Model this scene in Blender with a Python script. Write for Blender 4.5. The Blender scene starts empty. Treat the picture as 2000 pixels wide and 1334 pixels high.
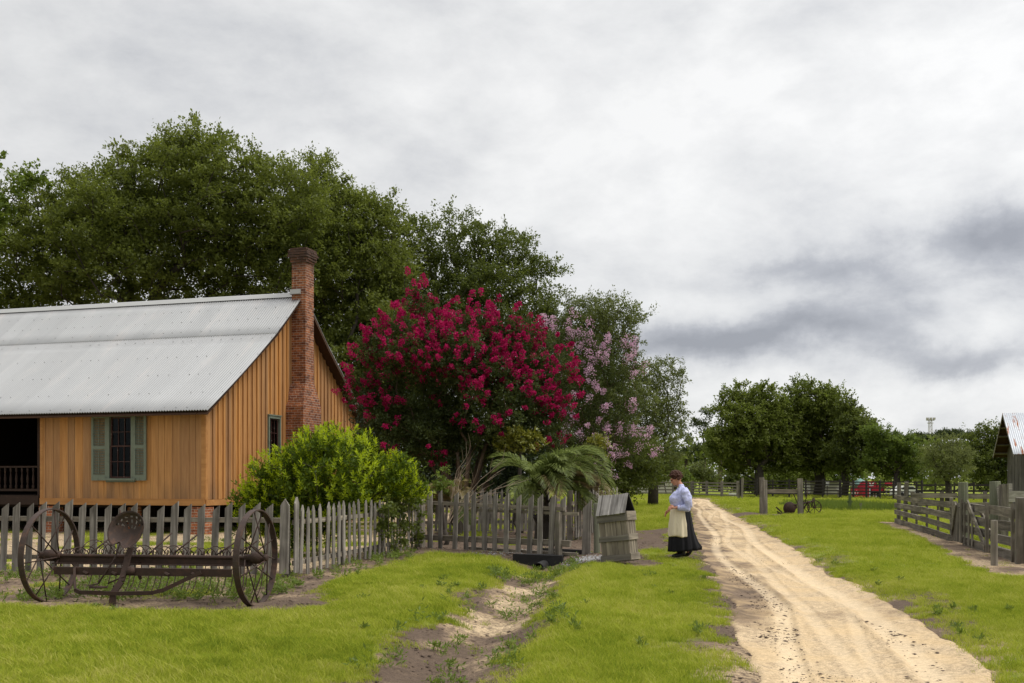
import bpy, math, random
import numpy as np
from mathutils import Vector, Matrix

rnd = random.Random(11)
rng = np.random.default_rng(11)
scene = bpy.context.scene
COL = scene.collection
F, HY, EYE = 1944.0, 935.0, 1.55      # focal length and horizon of the 2000 px wide photograph, eye height


def X(px, Y):
    return (px - 1000.0) / F * Y


def Z(py, Y):
    return EYE - (py - HY) / F * Y


def gy(py):
    return EYE * F / (py - HY)


def G(px, py):
    Y = gy(py)
    return (X(px, Y), Y)


# ------------------------------------------------------------------ numpy noise and plan helpers
_lat = rng.random((256, 256))


def vnoise(x, y):
    x = np.asarray(x, float); y = np.asarray(y, float)
    xi = np.floor(x).astype(int); yi = np.floor(y).astype(int)
    fx = x - xi; fy = y - yi
    fx = fx * fx * (3 - 2 * fx); fy = fy * fy * (3 - 2 * fy)
    a = _lat[xi % 256, yi % 256]; b = _lat[(xi + 1) % 256, yi % 256]
    c = _lat[xi % 256, (yi + 1) % 256]; d = _lat[(xi + 1) % 256, (yi + 1) % 256]
    return (a * (1 - fx) + b * fx) * (1 - fy) + (c * (1 - fx) + d * fx) * fy


def fbm(x, y, o=4):
    s = 0; a = .5; t = 0
    for k in range(o):
        s = s + a * vnoise(np.asarray(x) * 2 ** k + 17.3 * k, np.asarray(y) * 2 ** k + 5.1 * k)
        t += a; a *= .5
    return s / t


def sst(a, b, x):
    t = np.clip((np.asarray(x, float) - a) / (b - a), 0, 1)
    return t * t * (3 - 2 * t)


def dpoly(x, y, pts):
    x = np.asarray(x, float); y = np.asarray(y, float)
    best = np.full(np.broadcast(x, y).shape, 1e9)
    for (ax, ay), (bx, by) in zip(pts[:-1], pts[1:]):
        dx, dy = bx - ax, by - ay
        t = np.clip(((x - ax) * dx + (y - ay) * dy) / (dx * dx + dy * dy), 0, 1)
        best = np.minimum(best, np.hypot(x - ax - t * dx, y - ay - t * dy))
    return best


def inpoly(x, y, pts):
    x = np.asarray(x, float); y = np.asarray(y, float)
    ins = np.zeros(np.broadcast(x, y).shape, bool)
    n = len(pts)
    for i in range(n):
        ax, ay = pts[i]; bx, by = pts[(i + 1) % n]
        if ay == by:
            continue
        c = (ay > y) != (by > y)
        ins ^= c & (x < (bx - ax) * (y - ay) / (by - ay) + ax)
    return ins


def sdpoly(x, y, pts):
    d = dpoly(x, y, list(pts) + [pts[0]])
    return np.where(inpoly(x, y, pts), -d, d)


# ------------------------------------------------------------------ plan of the place
_rd = [(1480, 1960, 1334), (1432, 1860, 1250), (1425, 1760, 1184), (1393, 1623, 1120), (1366, 1565, 1080), (1357, 1517, 1050),
       (1353, 1444, 1010), (1349, 1395, 985), (1347, 1386, 976)]
ROADY = np.array([gy(r[2]) for r in _rd])
ROADL = np.array([X(r[0], gy(r[2])) for r in _rd])
ROADR = np.array([X(r[1], gy(r[2])) for r in _rd])
ROADY = np.concatenate([[0.0, 4.0], ROADY, [86]]); 
ROADL = np.concatenate([[.75, 1.35], ROADL, [13.8]]); ROADR = np.concatenate([[3.0, 3.35], ROADR, [15.6]])
DITCH = [(-1.6, 3.0), (-.80, 7.5), (-.36, 10.6), (.10, 14.0), (.40, 17.0), (.52, 19.0), (.6, 20.2)]
TRACK = [G(1150, 973), G(1240, 975), G(1330, 976.5), G(1375, 977)]
SIDE = [(2.75, 22.5), (3.5, 28.0), (5.9, 30.0)]
CORA, CORB = (13.57, 35.4), (9.25, 18.1)
BED = [(-14, 12.5), (-6.5, 12.2), (-4.0, 11.75), (-2.9, 11.6), (-2.3, 12.1), (-2.75, 14.0), (-2.35, 17.5), (-1.75, 20.6), (-.3, 19.9),
       (.35, 18.7), (.9, 18.2), (2.1, 17.3), (2.75, 17.9), (2.5, 20.5), (2.9, 26.0), (3.4, 33.0), (4.2, 45.0), (3.0, 62.0), (-40, 75), (-40, 13)]


def road_sd(x, y):
    l = np.interp(y, ROADY, ROADL); r = np.interp(y, ROADY, ROADR)
    d = np.maximum(l - x, x - r)
    return np.where((y > 86), 5 + d * 0, d)


def height(x, y):
    x = np.asarray(x, float); y = np.asarray(y, float)
    h = .05 * (fbm(x * .35, y * .35, 3) - .5) * sst(5, 9, y)
    dd = dpoly(x, y, DITCH)
    fade = 1 - sst(19.8, 21.2, y)
    h = h - .19 * np.exp(-(dd / .55) ** 2) * fade
    ditchx = np.interp(y, [p[1] for p in DITCH], [p[0] for p in DITCH])
    h = h + .07 * np.exp(-((x - ditchx - 1.15) / .5) ** 2) * fade
    rs = road_sd(x, y)
    h = h - .05 * (1 - sst(-.25, .25, rs))
    h = h + .05 * np.exp(-((rs - .7) / .4) ** 2) * (x > 4) * sst(10, 14, y)
    return h


def H(x, y):
    return float(height(np.array([x]), np.array([y]))[0])


def soil(x, y):
    """how bare the ground is, 0 lawn .. 1 bare; and how sandy (1) or brown with litter (0) the bare ground is"""
    x = np.asarray(x, float); y = np.asarray(y, float)
    n1 = fbm(x * 1.3, y * 1.3, 4) - .5
    n2 = fbm(x * 4.1 + 9, y * 4.1, 3) - .5
    n3 = fbm(x * .5 + 30, y * .5, 3)
    s = np.zeros_like(x); sand = np.full_like(x, .45) + n1 * .9
    dd = dpoly(x, y, DITCH)
    fade = 1 - sst(16.2, 18.5, y)
    a = (1 - sst(-.12, .38, dd - .46 + n1 * .5 + n2 * .7)) * fade
    s = np.maximum(s, a)
    sand = np.where(dd < .7, .48 + n1 * 2.2 - .3 * sst(.25, .55, dd), sand)
    sb = sdpoly(x, y, BED)
    b = 1 - sst(-.2, .32, sb + n1 * .55 + n2 * .5)
    patch = sst(.52, .66, fbm(x * .9 + 3, y * .9 + 40, 4)) * .8 * sst(0, 3, -sb)
    b = b * (1 - patch)
    s = np.maximum(s, b)
    yard = sst(15.8, 17.5, y) * (x < -3.85 + (y - 15.5) * .196)
    sand = np.where(sb < .4, .32 + n1 * 1.1 + .55 * yard, sand)
    sand = np.where((sb < .4) & (x > -2.2) & (y > 18), .12 + n1 * .6, sand)
    rs = road_sd(x, y)
    rr_ = rs + np.where(x > np.interp(y, ROADY, (ROADL + ROADR) / 2), .16, .0)
    r = 1 - sst(-.10, .50, rr_ + n1 * .8 + n2 * .7)
    s = np.maximum(s, r)
    lw = 1 - sst(.0, .5, np.abs(rs))
    sand = np.where(rs < .8, .42 + n1 * 2.0 - .2 * (x < 4), sand)
    sand = np.where((rs < .8) & (y < 9.5), .6 + n1, sand)
    t = 1 - sst(0, .9, dpoly(x, y, TRACK) - .9 + n1 * 2)
    s = np.maximum(s, t); sand = np.where(t > .2, .9, sand)
    sd = 1 - sst(0, .5, dpoly(x, y, SIDE) - .65 + n1 * .8)
    s = np.maximum(s, sd); sand = np.where((sd > .1), .05 + n1 * .4, sand)
    hp = np.hypot((x - 9.9) / 2.1, (y - 42.5) / 2.6)
    hb = 1 - sst(.6, 1.0, hp + n1 * .6)
    s = np.maximum(s, hb); sand = np.where(hb > .1, .1 + n1 * .5, sand)
    pl = 1 - sst(.6, 1.0, np.hypot((x - 12.7) / 1.9, (y - 43) / 1.2) + n1 * .6)
    s = np.maximum(s, pl * .8); sand = np.where(pl > .1, .35, sand)
    dc = dpoly(x, y, [(CORA[0] - .25, CORA[1]), (CORB[0] - .15, CORB[1]), (8.7, 16.0)])
    wd = .25 + .5 * (1 - sst(18, 24, y))
    cb = 1 - sst(0, .35, dc - wd + n1 * .7)
    s = np.maximum(s, cb); sand = np.where(cb > .1, .5 + n1 * 1.6, sand)
    # thin wear in the lawn close to the road and the ditch
    thin = (1 - sst(.1, 1.6, rs + n1 * 1.2)) * .5
    thin2 = (1 - sst(.4, 1.3, dd + n1 * 1.0)) * .58 * fade
    spot = sst(.70, .78, fbm(x * .7 + 70, y * .7 + 11, 4)) * .4 * (y < 40)
    s = np.maximum(s, np.maximum(np.maximum(thin, thin2) * (.4 + 1.2 * np.clip(n3, 0, 1)), spot))
    return np.clip(s, 0, 1), np.clip(sand, 0, 1)


# ------------------------------------------------------------------ objects
def tag(o, label=None, cat=None, group=None, kind=None):
    if label: o['label'] = label
    if cat: o['category'] = cat
    if group: o['group'] = group
    if kind: o['kind'] = kind
    return o


def empty(name, loc, rz=0.0, label=None, cat=None, group=None):
    o = bpy.data.objects.new(name, None)
    COL.objects.link(o)
    o.location = loc; o.rotation_euler = (0, 0, rz)
    o.empty_display_size = .2
    return tag(o, label, cat, group)


def link(name, me, mat, parent=None, smooth=False):
    mats = mat if isinstance(mat, (list, tuple)) else [mat]
    for m in mats:
        me.materials.append(m)
    o = bpy.data.objects.new(name, me)
    COL.objects.link(o)
    if parent is not None:
        o.parent = parent
    if smooth:
        me.polygons.foreach_set('use_smooth', np.ones(len(me.polygons), bool))
    return o


def np_mesh(name, V, Fq, k=4):
    """V (n,3), Fq (m,k) -> mesh"""
    me = bpy.data.meshes.new(name)
    V = np.ascontiguousarray(V, np.float32); Fq = np.ascontiguousarray(Fq, np.int32)
    me.vertices.add(len(V)); me.vertices.foreach_set('co', V.ravel())
    me.loops.add(Fq.size); me.loops.foreach_set('vertex_index', Fq.ravel())
    me.polygons.add(len(Fq))
    me.polygons.foreach_set('loop_start', np.arange(0, Fq.size, k, dtype=np.int32))
    me.polygons.foreach_set('loop_total', np.full(len(Fq), k, np.int32))
    me.update(calc_edges=True)
    return me


def face_attr(me, name, vals):
    a = me.attributes.new(name, 'FLOAT', 'FACE')
    a.data.foreach_set('value', np.ascontiguousarray(vals, np.float32))


def vert_attr(me, name, vals):
    a = me.attributes.new(name, 'FLOAT', 'POINT')
    a.data.foreach_set('value', np.ascontiguousarray(vals, np.float32))


class MB:
    def __init__(s):
        s.v = []; s.f = []; s.m = []

    def add(s, vs, fs, mi=0):
        o = len(s.v)
        s.v += [tuple(v) for v in vs]
        for f in fs:
            s.f.append([i + o for i in f]); s.m.append(mi)
        return s

    def box(s, c, d, M=None, mi=0, jit=0.0):
        x, y, z = d[0] / 2, d[1] / 2, d[2] / 2
        vs = [Vector((sx * x, sy * y, sz * z)) for sx in (-1, 1) for sy in (-1, 1) for sz in (-1, 1)]
        if jit:
            vs = [v + Vector((rnd.uniform(-jit, jit), rnd.uniform(-jit, jit), rnd.uniform(-jit, jit))) for v in vs]
        if M is not None:
            vs = [M @ v for v in vs]
        c = Vector(c)
        return s.add([v + c for v in vs], [(0, 1, 3, 2), (4, 6, 7, 5), (0, 4, 5, 1), (2, 3, 7, 6), (0, 2, 6, 4), (1, 5, 7, 3)], mi)

    def bar(s, p0, p1, w, h, up=(0, 0, 1), mi=0, jit=0.0):
        p0 = Vector(p0); p1 = Vector(p1)
        a = (p1 - p0).normalized(); u = Vector(up)
        if abs(a.dot(u)) > .98:
            u = Vector((1, 0, 0))
        sd = a.cross(u).normalized(); u2 = sd.cross(a)
        vs = []
        for p in (p0, p1):
            for i, j in ((-1, -1), (1, -1), (1, 1), (-1, 1)):
                q = p + sd * (i * w / 2) + u2 * (j * h / 2)
                if jit:
                    q = q + Vector((rnd.uniform(-jit, jit), rnd.uniform(-jit, jit), rnd.uniform(-jit, jit)))
                vs.append(q)
        return s.add(vs, [(3, 2, 1, 0), (4, 5, 6, 7), (0, 1, 5, 4), (1, 2, 6, 5), (2, 3, 7, 6), (3, 0, 4, 7)], mi)

    def extrude(s, pts, vec, mi=0):
        n = len(pts); vec = Vector(vec)
        a = [Vector(p) for p in pts]; b = [p + vec for p in a]
        return s.add(a + b, [list(range(n))[::-1], list(range(n, 2 * n))] + [(i, (i + 1) % n, n + (i + 1) % n, n + i) for i in range(n)], mi)

    def tube(s, pts, rad, n=6, cap=True, mi=0, flat=1.0):
        pts = [Vector(p) for p in pts]
        if not isinstance(rad, (list, tuple)):
            rad = [rad] * len(pts)
        rings = []; prev = None
        for i, p in enumerate(pts):
            a = pts[min(i + 1, len(pts) - 1)] - pts[max(i - 1, 0)]
            a = a.normalized() if a.length > 1e-9 else Vector((0, 0, 1))
            if prev is None:
                t = Vector((0, 0, 1)) if abs(a.z) < .9 else Vector((1, 0, 0))
                u = a.cross(t).normalized()
            else:
                u = (prev - a * prev.dot(a)).normalized()
            prev = u; w = a.cross(u)
            rings.append([p + (u * math.cos(2 * math.pi * k / n) + w * math.sin(2 * math.pi * k / n) * flat) * rad[i] for k in range(n)])
        fs = []
        for i in range(len(pts) - 1):
            for k in range(n):
                fs.append((i * n + k, i * n + (k + 1) % n, (i + 1) * n + (k + 1) % n, (i + 1) * n + k))
        if cap:
            fs.append(list(range(n))[::-1]); fs.append([(len(pts) - 1) * n + k for k in range(n)])
        return s.add([v for r in rings for v in r], fs, mi)

    def loft(s, rings, cap=True, mi=0):
        """rings: equal-length lists of points"""
        n = len(rings[0]); fs = []
        for i in range(len(rings) - 1):
            for k in range(n):
                fs.append((i * n + k, i * n + (k + 1) % n, (i + 1) * n + (k + 1) % n, (i + 1) * n + k))
        if cap:
            fs.append(list(range(n))[::-1]); fs.append([(len(rings) - 1) * n + k for k in range(n)])
        return s.add([v for r in rings for v in r], fs, mi)

    def ball(s, c, r, nu=12, nv=8, M=None, mi=0):
        if not isinstance(r, (list, tuple)):
            r = (r, r, r)
        vs = []; fs = []
        for j in range(1, nv):
            ph = math.pi * j / nv
            for i in range(nu):
                th = 2 * math.pi * i / nu
                vs.append(Vector((r[0] * math.sin(ph) * math.cos(th), r[1] * math.sin(ph) * math.sin(th), r[2] * math.cos(ph))))
        vs.append(Vector((0, 0, r[2]))); vs.append(Vector((0, 0, -r[2])))
        T = len(vs) - 2; B = T + 1
        for j in range(nv - 2):
            for i in range(nu):
                fs.append((j * nu + i, (j + 1) * nu + i, (j + 1) * nu + (i + 1) % nu, j * nu + (i + 1) % nu))
        for i in range(nu):
            fs.append((T, i, (i + 1) % nu)); fs.append((B, (nv - 2) * nu + (i + 1) % nu, (nv - 2) * nu + i))
        if M is not None:
            vs = [M @ v for v in vs]
        c = Vector(c)
        return s.add([v + c for v in vs], fs, mi)

    def build(s, name, mat, parent=None, smooth=False, origin=None):
        me = bpy.data.meshes.new(name)
        if origin is not None:
            o = Vector(origin)
            me.from_pydata([tuple(Vector(v) - o) for v in s.v], [], s.f)
        else:
            me.from_pydata(s.v, [], s.f)
        ob = link(name, me, mat, parent, smooth)
        if isinstance(mat, (list, tuple)) and len(mat) > 1:
            me.polygons.foreach_set('material_index', np.array(s.m, np.int32))
        me.update()
        if origin is not None:
            ob.location = origin
        return ob


# ------------------------------------------------------------------ materials
class NT:
    def __init__(s, name):
        m = bpy.data.materials.new(name); m.use_nodes = True
        s.m = m; s.t = m.node_tree; s.n = s.t.nodes; s.n.clear()
        s.out = s.n.new('ShaderNodeOutputMaterial')

    def new(s, typ, **kw):
        n = s.n.new('ShaderNode' + typ)
        for k, v in kw.items():
            if k[0] == '_':
                setattr(n, k[1:], v)
            else:
                key = int(k[1:]) if k[0] == 'i' and k[1:].isdigit() else k.replace('__', ' ')
                s.set(n.inputs[key], v)
        return n

    def set(s, inp, v):
        if isinstance(v, bpy.types.NodeSocket):
            s.t.links.new(v, inp)
        else:
            if hasattr(inp.default_value, '__len__') and isinstance(v, tuple) and len(v) == 3 and len(inp.default_value) == 4:
                v = v + (1,)
            inp.default_value = v

    def noise(s, vec, scale, detail=4, rough=.55, dist=0.0):
        n = s.new('TexNoise', Scale=scale, Detail=detail, Roughness=rough, Distortion=dist)
        if vec is not None: s.set(n.inputs['Vector'], vec)
        return n.outputs['Fac'] if 'Fac' in n.outputs else n.outputs[0]

    def coord(s, kind='Object', scale=None, rot=None, loc=None):
        c = s.new('TexCoord').outputs[kind]
        if scale or rot or loc:
            mp = s.new('Mapping')
            s.set(mp.inputs['Vector'], c)
            if scale: mp.inputs['Scale'].default_value = scale
            if rot: mp.inputs['Rotation'].default_value = rot
            if loc: mp.inputs['Location'].default_value = loc
            return mp.outputs[0]
        return c

    def pos(s):
        return s.new('NewGeometry').outputs['Position']

    def ramp(s, fac, stops):
        r = s.new('ValToRGB'); s.set(r.inputs[0], fac)
        el = r.color_ramp.elements
        while len(el) < len(stops): el.new(.5)
        for e, (p, c) in zip(el, stops):
            e.position = p
            e.color = (c if isinstance(c, tuple) else (c, c, c)) + (1,) if not (isinstance(c, tuple) and len(c) == 4) else c
        return r.outputs[0]

    def mix(s, fac, a, b, mode='MIX'):
        n = s.new('Mix', _data_type='RGBA', _blend_type=mode)
        s.set(n.inputs[0], fac); s.set(n.inputs[6], a); s.set(n.inputs[7], b)
        return n.outputs[2]

    def math(s, op, a, b=0.0, clamp=False):
        n = s.new('Math', _operation=op, _use_clamp=clamp)
        s.set(n.inputs[0], a); s.set(n.inputs[1], b)
        return n.outputs[0]

    def attr(s, name):
        return s.new('Attribute', _attribute_name=name).outputs['Fac']

    def rand(s):
        return s.new('ObjectInfo').outputs['Random']

    def bump(s, h, strength=.4, dist=.02):
        b = s.new('Bump', Strength=strength, Distance=dist)
        s.set(b.inputs['Height'], h)
        return b.outputs[0]

    def hsv(s, col, h=.5, sat=1.0, v=1.0):
        n = s.new('HueSaturation')
        s.set(n.inputs['Hue'], h); s.set(n.inputs['Saturation'], sat); s.set(n.inputs['Value'], v); s.set(n.inputs['Color'], col)
        return n.outputs[0]

    def done(s, col, rough=.8, metal=0.0, normal=None, spec=.3):
        p = s.new('BsdfPrincipled')
        s.set(p.inputs['Base Color'], col); s.set(p.inputs['Roughness'], rough); s.set(p.inputs['Metallic'], metal)
        p.inputs['Specular IOR Level'].default_value = spec
        if normal is not None: s.set(p.inputs['Normal'], normal)
        s.t.links.new(p.outputs[0], s.out.inputs[0])
        return s.m


def wood(name, dark, light, axis='z', scale=1.0, moss=None, rough=.9, bump=.6, vary=.35):
    t = NT(name)
    st = {'x': (1.0, 16, 16), 'y': (16, 1.0, 16), 'z': (16, 16, 1.0), 'yz': (15, .8, .8)}[axis]
    st = tuple(a * scale for a in st)
    r = t.rand()
    off = t.new('CombineXYZ'); t.set(off.inputs[0], t.math('MULTIPLY', r, 37.0)); t.set(off.inputs[1], t.math('MULTIPLY', r, 91.0)); t.set(off.inputs[2], t.math('MULTIPLY', r, 53.0))
    va = t.new('VectorMath', _operation='ADD'); t.set(va.inputs[0], t.coord('Object')); t.set(va.inputs[1], off.outputs[0])
    mp = t.new('Mapping'); t.set(mp.inputs['Vector'], va.outputs[0]); mp.inputs['Scale'].default_value = st
    g = t.noise(mp.outputs[0], 1.0, 5, .62, .6)
    big = t.noise(va.outputs[0], 2.2 * scale, 3, .6)
    c = t.ramp(g, [(.30, dark), (.52, tuple((a + b) / 2 for a, b in zip(dark, light))), (.72, light)])
    c = t.mix(t.ramp(big, [(.38, 0.0), (.7, .55)]), c, tuple(d * .75 for d in dark))
    if moss:
        ms = t.noise(va.outputs[0], 5.0, 5, .7)
        c = t.mix(t.ramp(ms, [(.52, 0.0), (.72, .7)]), c, moss)
    v = t.math('ADD', t.math('MULTIPLY', r, vary * 2), 1.0 - vary)
    c = t.hsv(c, .5, 1.0, v)
    return t.done(c, rough, 0, t.bump(g, bump, .01))


def plain(name, col, rough=.7, metal=0.0, var=.25, scale=6.0, bump=.15, spec=.3, second=None, sec=(.5, .7)):
    t = NT(name)
    vec = t.coord('Object')
    n = t.noise(vec, scale, 5, .6)
    c = t.mix(n, tuple(a * (1 - var) for a in col), tuple(min(1, a * (1 + var)) for a in col))
    if second:
        n2 = t.noise(vec, scale * .6 + 1.3, 6, .65, .4)
        c = t.mix(t.ramp(n2, [(sec[0], 0.0), (sec[1], 1.0)]), c, second)
    return t.done(c, rough, metal, t.bump(n, bump, .01), spec)


def leafmat(name, c0, c1, trans=.35, gloss=.02, tcol=None, nscale=.35):
    t = NT(name)
    a = t.attr('tint')
    n = t.noise(t.pos(), nscale, 3, .6)
    f = t.math('ADD', t.math('MULTIPLY', a, .75), t.math('MULTIPLY', t.ramp(n, [(.35, 0.0), (.65, 1.0)]), .25), True)
    c = t.mix(f, c0, c1)
    d = t.new('BsdfDiffuse'); t.set(d.inputs[0], c)
    tr = t.new('BsdfTranslucent'); t.set(tr.inputs[0], t.mix(.6, c, tcol or (c1[0] * 1.3, c1[1] * 1.25, c1[2] * .8)))
    g = t.new('BsdfGlossy'); g.inputs['Roughness'].default_value = .45; g.inputs[0].default_value = (.9, .95, 1, 1)
    m1 = t.new('MixShader'); m1.inputs[0].default_value = trans
    t.t.links.new(d.outputs[0], m1.inputs[1]); t.t.links.new(tr.outputs[0], m1.inputs[2])
    m2 = t.new('MixShader'); m2.inputs[0].default_value = gloss
    t.t.links.new(m1.outputs[0], m2.inputs[1]); t.t.links.new(g.outputs[0], m2.inputs[2])
    t.t.links.new(m2.outputs[0], t.out.inputs[0])
    return t.m


def brickmat(name, c1, c2, mortar, soot=None):
    t = NT(name)
    sp = t.new('SeparateXYZ'); t.set(sp.inputs[0], t.coord('Object'))
    cb = t.new('CombineXYZ')
    t.set(cb.inputs[0], t.math('ADD', sp.outputs[0], sp.outputs[1])); t.set(cb.inputs[1], sp.outputs[2])
    b = t.new('TexBrick', Scale=1.0, Mortar__Size=.007, Bias=-.1)
    b.inputs['Brick Width'].default_value = .215; b.inputs['Row Height'].default_value = .078
    b.inputs['Mortar Smooth'].default_value = .2
    t.set(b.inputs['Vector'], cb.outputs[0])
    b.inputs['Color1'].default_value = c1 + (1,); b.inputs['Color2'].default_value = c2 + (1,); b.inputs['Mortar'].default_value = mortar + (1,)
    n = t.noise(t.coord('Object'), 5, 5, .65)
    c = t.mix(t.ramp(n, [(.48, 0.0), (.70, .8)]), b.outputs['Color'], tuple(a * .28 for a in c2))
    n2 = t.noise(t.coord('Object'), 30, 3)
    c = t.hsv(c, .5, 1, t.math('ADD', t.math('MULTIPLY', n2, 1.3), .35))
    if soot:
        f = t.ramp(t.math('MULTIPLY', sp.outputs[2], .1), [(soot[0], 0.0), (soot[1], .85)])
        c = t.mix(f, c, (.05, .035, .03))
    h = t.math('SUBTRACT', t.math('MULTIPLY', n2, .3), b.outputs['Fac'])
    return t.done(c, .9, 0, t.bump(h, .7, .012))


M = {}
M['picket'] = wood('weathered_picket_wood', (.080, .070, .058), (.40, .365, .32), 'z', 1.0, None, .92, .7, .3)
M['rail'] = wood('weathered_rail_wood', (.10, .085, .065), (.40, .345, .27), 'x', 1.0, None, .92, .6, .25)
M['post'] = wood('weathered_post_wood', (.085, .074, .060), (.36, .32, .265), 'z', .8, (.13, .14, .09), .92, .7, .25)
M['oldboard'] = wood('old_corral_board_wood', (.055, .046, .036), (.33, .29, .235), 'x', .8, (.11, .105, .07), .92, .7, .35)
M['oldstile'] = wood('old_corral_upright_wood', (.055, .046, .036), (.31, .275, .225), 'z', .8, (.11, .105, .07), .92, .7, .35)
M['greenpost'] = wood('mossy_treated_post_wood', (.11, .115, .08), (.27, .27, .20), 'z', .6, (.10, .12, .06), .92, .5, .2)
M['boxwood_v'] = wood('grey_box_board_wood', (.085, .070, .052), (.42, .365, .28), 'z', .7, None, .92, .8, .2)
M['boxwood_h'] = wood('dark_box_batten_wood', (.085, .078, .066), (.25, .225, .185), 'x', .7, None, .92, .8, .2)
M['chute'] = wood('pale_chute_board', (.14, .125, .105), (.46, .43, .38), 'x', .6, None, .92, .6, .15)
M['boxroof'] = wood('pale_peeling_roof_board', (.055, .048, .042), (.60, .57, .53), 'yz', .8, None, .92, .9, .1)
M['blackwood'] = plain('dark_creosote_timber', (.018, .017, .017), .7, 0, .4, 8, .4)
M['farfence'] = plain('dark_far_fence_wood', (.035, .03, .028), .9, 0, .3, 5, .2)
M['farfence2'] = plain('grey_far_fence_wood', (.17, .15, .125), .9, 0, .3, 3, .2)
M['ochre_flat'] = None
M['rust'] = plain('rusty_old_iron', (.046, .027, .020), .75, .15, .35, 14, .5, .35, (.075, .038, .026), (.5, .72))
M['rustlight'] = plain('worn_rusty_rim_iron', (.06, .04, .033), .7, .2, .35, 14, .5, .35, (.11, .06, .04), (.5, .7))
M['bark'] = plain('oak_bark', (.055, .046, .037), .95, 0, .4, 9, .8)
M['pinebark'] = plain('pine_bark', (.075, .055, .042), .95, 0, .35, 6, .6)
M['myrtlebark'] = plain('smooth_tan_myrtle_bark', (.13, .085, .052), .8, 0, .3, 6, .3, .3, (.07, .055, .042), (.45, .65))
M['twig'] = plain('pale_bare_twig', (.30, .235, .17), .85, 0, .2, 10, .2)
M['oak'] = leafmat('oak_leaf', (.050, .062, .014), (.175, .205, .040), .40, .012, (.28, .34, .045))
M['oak_dark'] = leafmat('dark_oak_leaf', (.042, .056, .014), (.130, .158, .034), .38, .012, (.22, .27, .04))
M['oak_grey'] = leafmat('greyish_oak_leaf', (.058, .074, .024), (.165, .190, .060), .38, .012, (.24, .28, .06))
M['fresh'] = leafmat('fresh_green_leaf', (.06, .095, .016), (.16, .215, .030), .4, .015, (.25, .33, .04))
M['fargreen'] = leafmat('far_tree_leaf', (.066, .086, .018), (.215, .245, .048), .38, .01, (.20, .28, .035))
M['farlight'] = leafmat('light_far_tree_leaf', (.055, .085, .018), (.17, .225, .038), .4, .01, (.24, .32, .045))
M['willow'] = leafmat('pale_willow_leaf', (.085, .105, .035), (.215, .235, .080), .38, .01, (.26, .29, .08))
M['pine'] = leafmat('pine_needle', (.040, .058, .028), (.105, .130, .052), .25, .01)
M['myrtle'] = leafmat('crape_myrtle_leaf', (.026, .038, .012), (.082, .105, .026), .32, .012, (.13, .16, .03), .9)
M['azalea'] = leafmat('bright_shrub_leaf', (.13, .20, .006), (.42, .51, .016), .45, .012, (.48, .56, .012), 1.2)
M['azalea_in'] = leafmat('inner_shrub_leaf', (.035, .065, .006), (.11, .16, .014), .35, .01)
M['understory'] = leafmat('dark_understory_leaf', (.012, .022, .008), (.05, .075, .02), .25, .04, None, .8)
M['yellowleaf'] = leafmat('yellowing_leaf', (.10, .13, .015), (.28, .27, .03), .35, .04, (.35, .34, .03))
M['weed'] = leafmat('weed_leaf', (.065, .10, .016), (.20, .27, .045), .38, .015, (.26, .34, .05))
M['frond'] = leafmat('grey_green_palm_leaflet', (.066, .092, .020), (.22, .26, .065), .34, .02, (.22, .29, .07), 2.0)
M['frond_dry'] = leafmat('drying_palm_leaflet', (.13, .11, .045), (.30, .235, .105), .3, .02, (.34, .26, .1), 2.0)
M['red_bloom'] = leafmat('crimson_blossom', (.20, .003, .040), (.60, .016, .145), .3, .01, (.68, .02, .16), 3.0)
M['pink_bloom'] = leafmat('lilac_pink_blossom', (.46, .25, .38), (.80, .57, .69), .3, .01, (.75, .45, .62), 3.0)
# ------------------------------------------------------------------ camera, light, sky
cam = bpy.data.cameras.new('camera'); cam.lens = 36 * F / 2000; cam.sensor_width = 36; cam.sensor_fit = 'HORIZONTAL'
cam.shift_y = (HY - 667) / 2000.0; cam.clip_start = .1; cam.clip_end = 6000
co = bpy.data.objects.new('camera', cam); COL.objects.link(co)
co.location = (0, 0, EYE); co.rotation_euler = (math.pi / 2, 0, 0)
scene.camera = co

SUN_EL, SUN_AZ = math.radians(56), math.radians(100)      # azimuth clockwise from +Y (the view direction)
sl = bpy.data.lights.new('sun', 'SUN'); sl.energy = 2.1; sl.angle = math.radians(30); sl.color = (1, .95, .87)
so = bpy.data.objects.new('sun', sl); COL.objects.link(so)
sd = Vector((math.sin(SUN_AZ) * math.cos(SUN_EL), math.cos(SUN_AZ) * math.cos(SUN_EL), math.sin(SUN_EL)))
so.rotation_euler = sd.to_track_quat('Z', 'Y').to_euler(); so.location = (0, 0, 60)

w = bpy.data.worlds.new('World'); scene.world = w; w.use_nodes = True
wt = NT.__new__(NT); wt.m = w; wt.t = w.node_tree; wt.n = wt.t.nodes; wt.n.clear()
wout = wt.n.new('ShaderNodeOutputWorld'); bg = wt.n.new('ShaderNodeBackground'); bg.inputs['Strength'].default_value = .1
wt.t.links.new(bg.outputs[0], wout.inputs[0])
sky = wt.n.new('ShaderNodeTexSky'); sky.sky_type = 'NISHITA'; sky.sun_disc = False
sky.sun_elevation = SUN_EL; sky.sun_rotation = SUN_AZ; sky.dust_density = 2.0
d = wt.coord('Generated')
sp = wt.new('SeparateXYZ'); wt.set(sp.inputs[0], d)
dx, dy, dz = sp.outputs
den = wt.math('ADD', wt.math('MAXIMUM', dz, 0.0), .30)
cb = wt.new('CombineXYZ'); wt.set(cb.inputs[0], wt.math('DIVIDE', dx, den)); wt.set(cb.inputs[1], wt.math('DIVIDE', dy, den))
pl = cb.outputs[0]
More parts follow.
